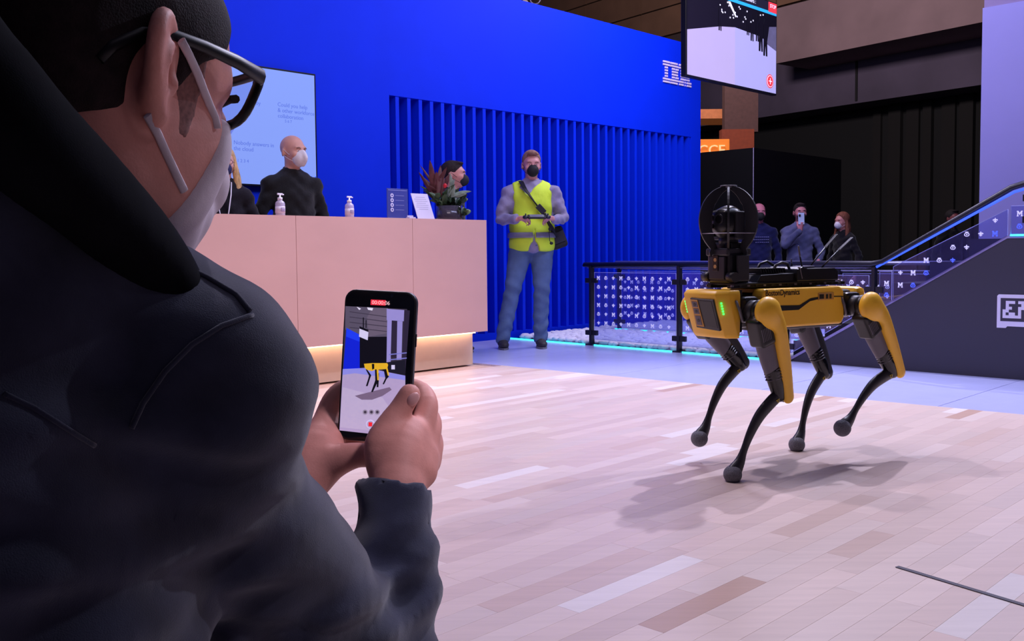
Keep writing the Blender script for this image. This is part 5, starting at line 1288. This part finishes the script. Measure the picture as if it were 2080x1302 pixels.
seam([(8, 800), (70, 830), (150, 880), (200, 910)], .0016, 'yoke_seam')
# collar: a thick turned band round the neck
m_cl = M('collar_black', (14, 14, 19), .92, var=.25, scale=40, bump=.05, bscale=900, spec=.05)
s = SDF()
for dz, off, k_ in ((0, 0, 1.0), (-.016, -.010, .95), (.010, .006, .55)):
    pts = [Vector((-.40, .80, .80)), Vector((-.46, .73, .86)), Vector((-.475, .64, .915)), Vector((-.44, .56, .955)), Q(-190, 45, .515), Q(-60, 135, .51), Q(60, 262, .525), Q(150, 345, .548), Q(226, 420, .575), Q(290, 488, .602), Q(332, 545, .626), Q(352, 585, .655), Q(345, 640, .70)]
    s.chain([p+Z_*dz+(p-Vector((-.30, .66, p.z))).normalized()*(-off) for p in pts], [r*k_ for r in (.020, .024, .026, .027, .027, .026, .024, .022, .021, .020, .019, .017, .013)], k=.014, sub=3)
s.build('collar', m_cl, coat, res=.0045)
# trousers and shoes, below the frame
s = SDF(); s.ell(PEL, (.16, .14, .13), k=.05)
for q, kx in ((1, -.16), (-1, -.62)): s.chain([PEL+Vector((.09*q, 0, 0)), Vector((kx, 1.02, .36)), Vector((kx, .86, .08))], [.112, .076, .058], k=.03, sub=1)
s.build('trousers', M('trousers_dark', (30, 32, 44), .9), fm, res=.012)
for kx in (-.16, -.62):
    s = SDF(); s.ell(Vector((kx, .94, .040)), (.055, .14, .045), k=.03); s.cone(Vector((kx, .87, .05)), Vector((kx, .86, .10)), .05, .048, k=.02); s.half((0, 0, .001), (0, 0, -1)); s.build('shoe', M('shoe_black', (20, 20, 24), .5), fm, res=.009)
# phone ----------------------------------------------------------------------
px_ = (CR*1-CU*.055-CF*.10).normalized(); py_ = (CU+CR*.045); pz_ = px_.cross(py_).normalized(); py_ = pz_.cross(px_).normalized()
pc = P(766, 744, 1.032)
PF = Matrix(((px_.x, py_.x, pz_.x, pc.x), (px_.y, py_.y, pz_.y, pc.y), (px_.z, py_.z, pz_.z, pc.z), (0, 0, 0, 1)))
ph = thing('phone', 'black smartphone in the foreground hands, its screen showing the robot being filmed', 'phone', pc, PF.to_3x3())
def rrect(w, h, r, n=7):
    out = []
    for cx, cy, a0 in ((w/2-r, h/2-r, 0), (-w/2+r, h/2-r, 90), (-w/2+r, -h/2+r, 180), (w/2-r, -h/2+r, 270)):
        for i in range(n): a = math.radians(a0+90*i/(n-1)); out.append((cx+r*math.cos(a), cy+r*math.sin(a)))
    return out
b = MB(PF); b.prism(rrect(.0795, .1640, .0125), (1, 0, 0), (0, 1, 0), (0, 0, 1), (0, 0, -.010), .0105, bev=.0018); pb_ = b.build('phone_case', M('case_black', (12, 12, 15), .45), ph)
b = MB(PF); b.prism(rrect(.0745, .1590, .0105), (1, 0, 0), (0, 1, 0), (0, 0, 1), (0, 0, .0004), .0004); b.build('phone_glass', M('phone_glass_black', (6, 6, 9), .12), ph)
b = MB(PF); b.prism(rrect(.034, .036, .008), (1, 0, 0), (0, 1, 0), (0, 0, -1), (-.014, .056, -.010), .0018); b.build('camera_bump', M('case_black', (12, 12, 15), .45), ph)
b = MB(PF)
b.box((.0402, .030, -.005), (.0012, .014, .003), bev=.0003); b.build('side_button', M('case_black', (12, 12, 15), .45), ph)
PI_ = PF.inverted()
def sp(px, py):
    a = PI_ @ CL; d = (PI_ @ P(px, py, 1))-a; t = -a.z/d.z; q = a+d*t; return (q.x, q.y)
def em_(nm, c, s=.9): return M('screen_'+nm, c, .4, emit=c, es=s, var=.06, scale=200)
lay_n = [0]
def scr(poly, nm, c, s=.9, part='screen_picture', zoom=True):
    lay_n[0] += 1
    pts = [sp(580+x/2.83, 560+y/2.83) for x, y in poly]; b = MB(PF); b.prism(pts, (1, 0, 0), (0, 1, 0), (0, 0, 1), (0, 0, .0009+lay_n[0]*.000022), .00002); return b.build(part, em_(nm, c, s), ph)
scr([(345, 175), (700, 192), (690, 560), (330, 545)], 'hall', (58, 50, 66))
scr([(345, 175), (590, 186), (590, 350), (480, 352), (345, 310)], 'ceiling', (88, 80, 100)); scr([(500, 185), (590, 188), (590, 330), (480, 350), (470, 240)], 'ceiling_b', (104, 92, 112))
for k in range(4): scr([(370, 205+30*k), (590, 235+28*k), (590, 239+28*k), (370, 209+30*k)], 'beam', (60, 52, 70))
scr([(410, 178), (436, 190), (425, 197)], 'lamp', (235, 230, 250)); scr([(470, 182), (505, 186), (500, 200), (476, 196)], 'lamp', (235, 230, 250))
scr([(446, 240), (452, 240), (452, 300), (446, 300)], 'dark', (14, 12, 22)); scr([(462, 255), (467, 255), (467, 300), (462, 300)], 'dark', (14, 12, 22))
scr([(352, 300), (430, 340), (430, 548), (333, 545)], 'blue', (16, 34, 210)); scr([(352, 300), (430, 340), (430, 380), (350, 350)], 'blue_b', (30, 60, 240))
scr([(428, 352), (590, 350), (590, 500), (428, 530)], 'dark', (14, 12, 22))
scr([(427, 298), (478, 322), (474, 371), (424, 350)], 'white', (212, 206, 240)); scr([(427, 290), (478, 312), (478, 324), (427, 304)], 'dark', (14, 12, 22))
scr([(583, 190), (686, 198), (684, 262), (583, 255)], 'column', (150, 140, 206)); scr([(586, 255), (612, 257), (606, 495), (582, 498)], 'column', (150, 140, 206)); scr([(644, 260), (674, 262), (668, 482), (640, 484)], 'column', (150, 140, 206))
scr([(612, 258), (644, 260), (640, 470), (606, 470)], 'dark_b', (44, 36, 58)); scr([(684, 198), (716, 200), (690, 560), (672, 470)], 'dark_b', (44, 36, 58))
scr([(596, 450), (698, 440), (698, 446), (596, 456)], 'line', (120, 120, 200)); scr([(600, 480), (698, 470), (698, 476), (600, 486)], 'line', (120, 120, 200))
scr([(560, 500), (690, 484), (690, 578), (560, 556)], 'flank', (26, 24, 38)); scr([(610, 513), (630, 513), (630, 538), (610, 538)], 'white', (212, 206, 240))
scr([(331, 536), (470, 530), (690, 574), (690, 700), (640, 780), (530, 912), (312, 888), (330, 560)], 'floor', (176, 158, 198)); scr([(331, 536), (460, 530), (690, 574), (690, 600), (400, 560), (330, 570)], 'floor_b', (140, 140, 226))
scr([(330, 640), (560, 700), (600, 760), (500, 890), (316, 870)], 'floor_c', (188, 172, 206))
scr([(400, 690), (470, 672), (600, 640), (612, 655), (560, 690), (500, 712), (440, 712)], 'shade', (120, 100, 128))
YE = (226, 176, 40)
scr([(453, 506), (500, 502), (586, 502), (592, 512), (585, 536), (520, 540), (498, 548), (470, 540), (458, 530)], 'yellow', YE); scr([(498, 506), (512, 506), (512, 534), (500, 540)], 'dark', (14, 12, 22))
for poly in ([(462, 536), (472, 540), (495, 572), (488, 590), (474, 634), (464, 634), (478, 590), (482, 574)], [(516, 538), (536, 538), (538, 610), (528, 618), (504, 668), (494, 668), (514, 612), (518, 600)], [(530, 560), (540, 560), (536, 640), (526, 640)], [(566, 538), (580, 536), (596, 580), (584, 592), (568, 624), (560, 622), (576, 588)]): scr(poly, 'dark', (14, 12, 22))
scr([(524, 512), (536, 512), (538, 600), (530, 600)], 'yellow', YE); scr([(574, 508), (584, 510), (598, 572), (590, 574)], 'yellow', YE); scr([(480, 470), (500, 470), (498, 500), (484, 500)], 'dark', (14, 12, 22))
def cir(cx, cy, r, n=16): return [(cx+r*math.cos(2*PI*i/n), cy+r*math.sin(2*PI*i/n)) for i in range(n)]
for cx in (460, 496, 530): scr(cir(cx, 783, 15), 'icon_ring', (150, 138, 160), part='zoom_button'); scr(cir(cx, 783, 8), 'icon_dot', (66, 54, 74), part='zoom_button')
scr(cir(490, 853, 24), 'white', (212, 206, 240), part='record_button'); scr(cir(490, 853, 20), 'floor', (176, 158, 198), part='record_button'); scr([(480, 841), (501, 842), (500, 865), (479, 864)], 'red', (240, 40, 52), part='record_button')
scr([(493, 137), (579, 141), (577, 172), (491, 168)], 'red_b', (228, 44, 66), part='timer_badge')
fr = PF @ Matrix.Translation(Vector((sp(580+499/2.83, 560+163/2.83)[0], sp(580+499/2.83, 560+163/2.83)[1], .0030)))
text_obj('timer_text', '00:00:06', .0058, fr, em_('text', (250, 200, 205)), ph, extrude=.00005)
b = MB(PF); q_ = sp(580+612/2.83, 560+115/2.83); b.cyl((q_[0], q_[1], .0008), (q_[0], q_[1], .0011), .0016, seg=12); b.build('front_camera', M('lens_dot', (20, 24, 40), .1), ph)
# ================================================================ things on the desk
def desk_at(px, back):
    """a point on the worktop, back metres behind its front edge, under a photo column"""
    k = (px-1040)/FPX; o = DC-V_*back; t = (k*o.y-o.x)/(-U.x+k*U.y); p = o-U*t; return Vector((p.x, p.y, DH))
m_clr = M('clear_plastic', (226, 214, 236), .2, var=.03, alpha=.55, spec=.6); m_wp = M('pump_white', (236, 228, 240), .4)
for px, lab in ((573, 'clear hand sanitizer pump bottle on the desk in front of the bald man'), (713, 'clear hand sanitizer pump bottle on the desk nearer the blue notice')):
    o = desk_at(px, .10); t_ = thing('sanitizer_bottle', lab, 'bottle', o, None, 'hand sanitizer bottles on the desk')
    MB().lathe(o, [(.0, .0), (.028, .0), (.031, .006), (.031, .075), (.028, .088), (.014, .100), (.013, .106)], seg=20).build('bottle', m_clr, t_)
    MB().lathe(o, [(.0275, .004), (.0278, .070), (.0, .070)], seg=20).build('gel', M('gel_clear', (210, 200, 232), .1, alpha=.5), t_)
    MB().lathe(o, [(.0316, .018), (.0316, .060)], seg=20).build('label', M('label_white', (220, 208, 226), .5), t_)
    for z in (.030, .040, .050): MB().box(o+V_*.0318+Z_*z, (.03, .003, .0015), rot=RB).build('label_print', M('print_violet', (110, 70, 140), .6), t_)
    MB().lathe(o, [(.016, .102), (.016, .118), (.006, .120), (.005, .136), (.0, .137)], seg=14).build('pump_collar', m_wp, t_)
    b = MB(); b.box(o+Z_*.140, (.040, .012, .009), rot=RB, bev=.003); b.box(o+U*.022+Z_*.137, (.012, .008, .010), rot=RB, bev=.002); b.build('pump_head', m_wp, t_)
# blue notice
a, c = desk_at(789, .12), desk_at(831, .12); w_ = (c-a).length; h_ = .215; mid = (a+c)/2
nt_ = thing('notice_stand', 'upright dark blue notice with four white round symbols on the desk', 'sign', mid)
MB().box(mid+Z_*h_/2, (w_, h_, .006), rot=RB, bev=.001).build('notice_panel', M('notice_blue', (66, 74, 152), .35, var=.03), nt_); MB().box(mid+Z_*.004-V_*.03, (w_, .008, .07), rot=RB, bev=.001).build('notice_foot', MATS['notice_blue'], nt_)
for k in range(4):
    z = h_-.050-k*.034; p = mid-U*(w_*.27)+Z_*z+V_*.004
    MB().cyl(p-V_*.001, p+V_*.001, .0145, seg=16).build('notice_symbol', M('symbol_white', (215, 210, 240), .5), nt_)
    MB().cyl(p, p+V_*.0018, .006, seg=10).build('symbol_mark', MATS['notice_blue'], nt_)
    MB().box(mid+U*(w_*.10)+Z_*z+V_*.0035, (w_*.42, .003, .001), rot=RB).build('notice_line', M('line_pale', (140, 145, 205), .5), nt_)
MB().box(mid+Z_*(h_-.012)+V_*.0035, (w_*.9, .004, .001), rot=RB).build('notice_line', MATS['line_pale'], nt_)
# white leaning card
a, c = desk_at(851, .10), desk_at(885, .10); w_ = (c-a).length; mid = (a+c)/2; upv = (Z_-V_*.42).normalized(); cardR = frame((0, 0, 0), U, upv).to_3x3(); nv = U.cross(upv)
wc = thing('card_stand', 'white printed card leaning back on the desk beside the plant', 'sign', mid); ch_ = .205
MB().box(mid+upv*ch_/2+Z_*.002, (w_, ch_, .005), rot=cardR, bev=.001).build('card', M('card_white', (206, 196, 222), .5, var=.02), wc)
b = MB(); b.prism([(0, 0), (-.10, 0), (-.07, .14)], V_, Z_, U, mid-U*.004, .008); b.build('card_prop', MATS['card_white'], wc)
for k in range(7): MB().box(mid+upv*(ch_*.86-k*.016)+nv*.0032-U*(w_*.04 if k % 2 else 0), (w_*(.72 if k % 3 else .55), .0035, .0008), rot=cardR).build('card_line', M('line_grey', (150, 140, 165), .6), wc)
o = desk_at(837, .09); cs = thing('card_holder', 'little white card holder between the blue notice and the white card', 'card holder', o)
b = MB(); b.box(o+Z_*.006, (.06, .012, .04), rot=RB, bev=.002); b.box(o+Z_*.016+V_*-.008, (.055, .018, .006), rot=RB, bev=.001); b.build('holder', M('card_white', (206, 196, 222), .5), cs)
# plant in a glass vase
o = desk_at(915, .16); pl = thing('flower_arrangement', 'leafy arrangement with maroon leaves and a red bloom in a glass vase on the desk', 'plant', o)
MB().lathe(o, [(.0, .004), (.085, .004), (.095, .012), (.098, .105), (.101, .108), (.099, .004), (.097, .0), (.0, .0)], seg=32).build('vase', glass_mat('vase_glass', (205, 205, 225), fog=.25, fogc=(120, 110, 130)), pl)
MB().lathe(o, [(.0, .008), (.09, .010), (.091, .085), (.0, .085)], seg=24).build('vase_filling', M('filling_brown', (88, 62, 58), .7, var=.5, scale=50), pl)
pr2 = random.Random(3)
m_mar = M('leaf_maroon', (92, 44, 50), .5, var=.3, scale=30); m_gre = M('leaf_green', (66, 92, 62), .5, var=.3, scale=30); m_pal = M('leaf_pale', (130, 150, 140), .5, var=.2, scale=40); m_dgn = M('leaf_dark_green', (38, 58, 40), .5, var=.3, scale=30)
def leaf(base, tip, w, mat, droop=.04, nm='leaf'):
    base, tip = Vector(base), Vector(tip); d = tip-base; n = 8; b = MB(); side = d.cross(Vector((pr2.uniform(-.4, .4), -1, pr2.uniform(-.3, .5)))).normalized(); nr = side.cross(d).normalized(); rows_ = []
    for i in range(n+1):
        t = i/n; p = base+d*t-Z_*droop*(t*t)+Z_*droop*.8*math.sin(PI*t)*.8; ww = 1.55*w*math.sin(PI*min(1, .12+t*.88))**.8*(1 if t < .98 else .1)
        rows_.append([b.bm.verts.new(p-side*ww+nr*ww*.35), b.bm.verts.new(p), b.bm.verts.new(p+side*ww+nr*ww*.35)])
    for r0, r1 in zip(rows_, rows_[1:]):
        for j in (0, 1): b.bm.faces.new((r0[j], r0[j+1], r1[j+1], r1[j])).smooth = True
    lo = b.build(nm, mat, pl); md = lo.modifiers.new('thickness', 'SOLIDIFY'); md.thickness = .0015
def vp_(px, py, dy=0): return P(px, py, o.y+dy)
cen = o+Z_*.10
for px, py, w in ((873, 322, .016), (850, 346, .009), (852, 331, .006), (860, 358, .014), (895, 332, .013), (908, 336, .014), (886, 345, .018), (866, 372, .014), (900, 352, .018), (878, 360, .020), (915, 350, .016), (889, 366, .022)):
    leaf(vp_(886+pr2.uniform(-6, 8), 400, pr2.uniform(-.03, .03)), vp_(px, py, pr2.uniform(-.08, .06)), w, m_mar, .01)
for px, py, w in ((852, 372, .008), (858, 380, .007), (870, 385, .010), (880, 392, .012), (935, 375, .010), (925, 368, .012), (905, 388, .014), (895, 398, .014), (918, 390, .014), (928, 402, .014), (912, 378, .010), (872, 402, .012)):
    leaf(vp_(900+pr2.uniform(-10, 10), 418, pr2.uniform(-.05, .05)), vp_(px, py, pr2.uniform(-.10, .05)), w, m_gre, .02)
for px, py, w in ((914, 348, .010), (958, 386, .010), (924, 360, .012), (948, 391, .012), (920, 368, .014)):
    leaf(vp_(916+pr2.uniform(-6, 10), 400, -.05), vp_(px, py, -.08), w, m_pal, .01)
for k in range(48):
    px = pr2.uniform(884, 960); py = pr2.uniform(388, 428); leaf(vp_(px-(px-915)*.3, py+12, pr2.uniform(-.06, .06)), vp_(px, py, pr2.uniform(-.10, .08)), .013, m_dgn if k % 3 else m_gre, .01)
MB().ball(vp_(904, 377, -.13), (.015, .015, .017), seg=14).build('red_bloom', M('bloom_red', (190, 12, 30), .6, var=.2), pl)
for k in range(5): MB().tube([o+Vector((pr2.uniform(-.04, .04), pr2.uniform(-.04, .04), .05)), vp_(890+k*11, 402, 0)], .004, seg=6).build('stem', m_gre, pl)
bpy.context.view_layer.update()
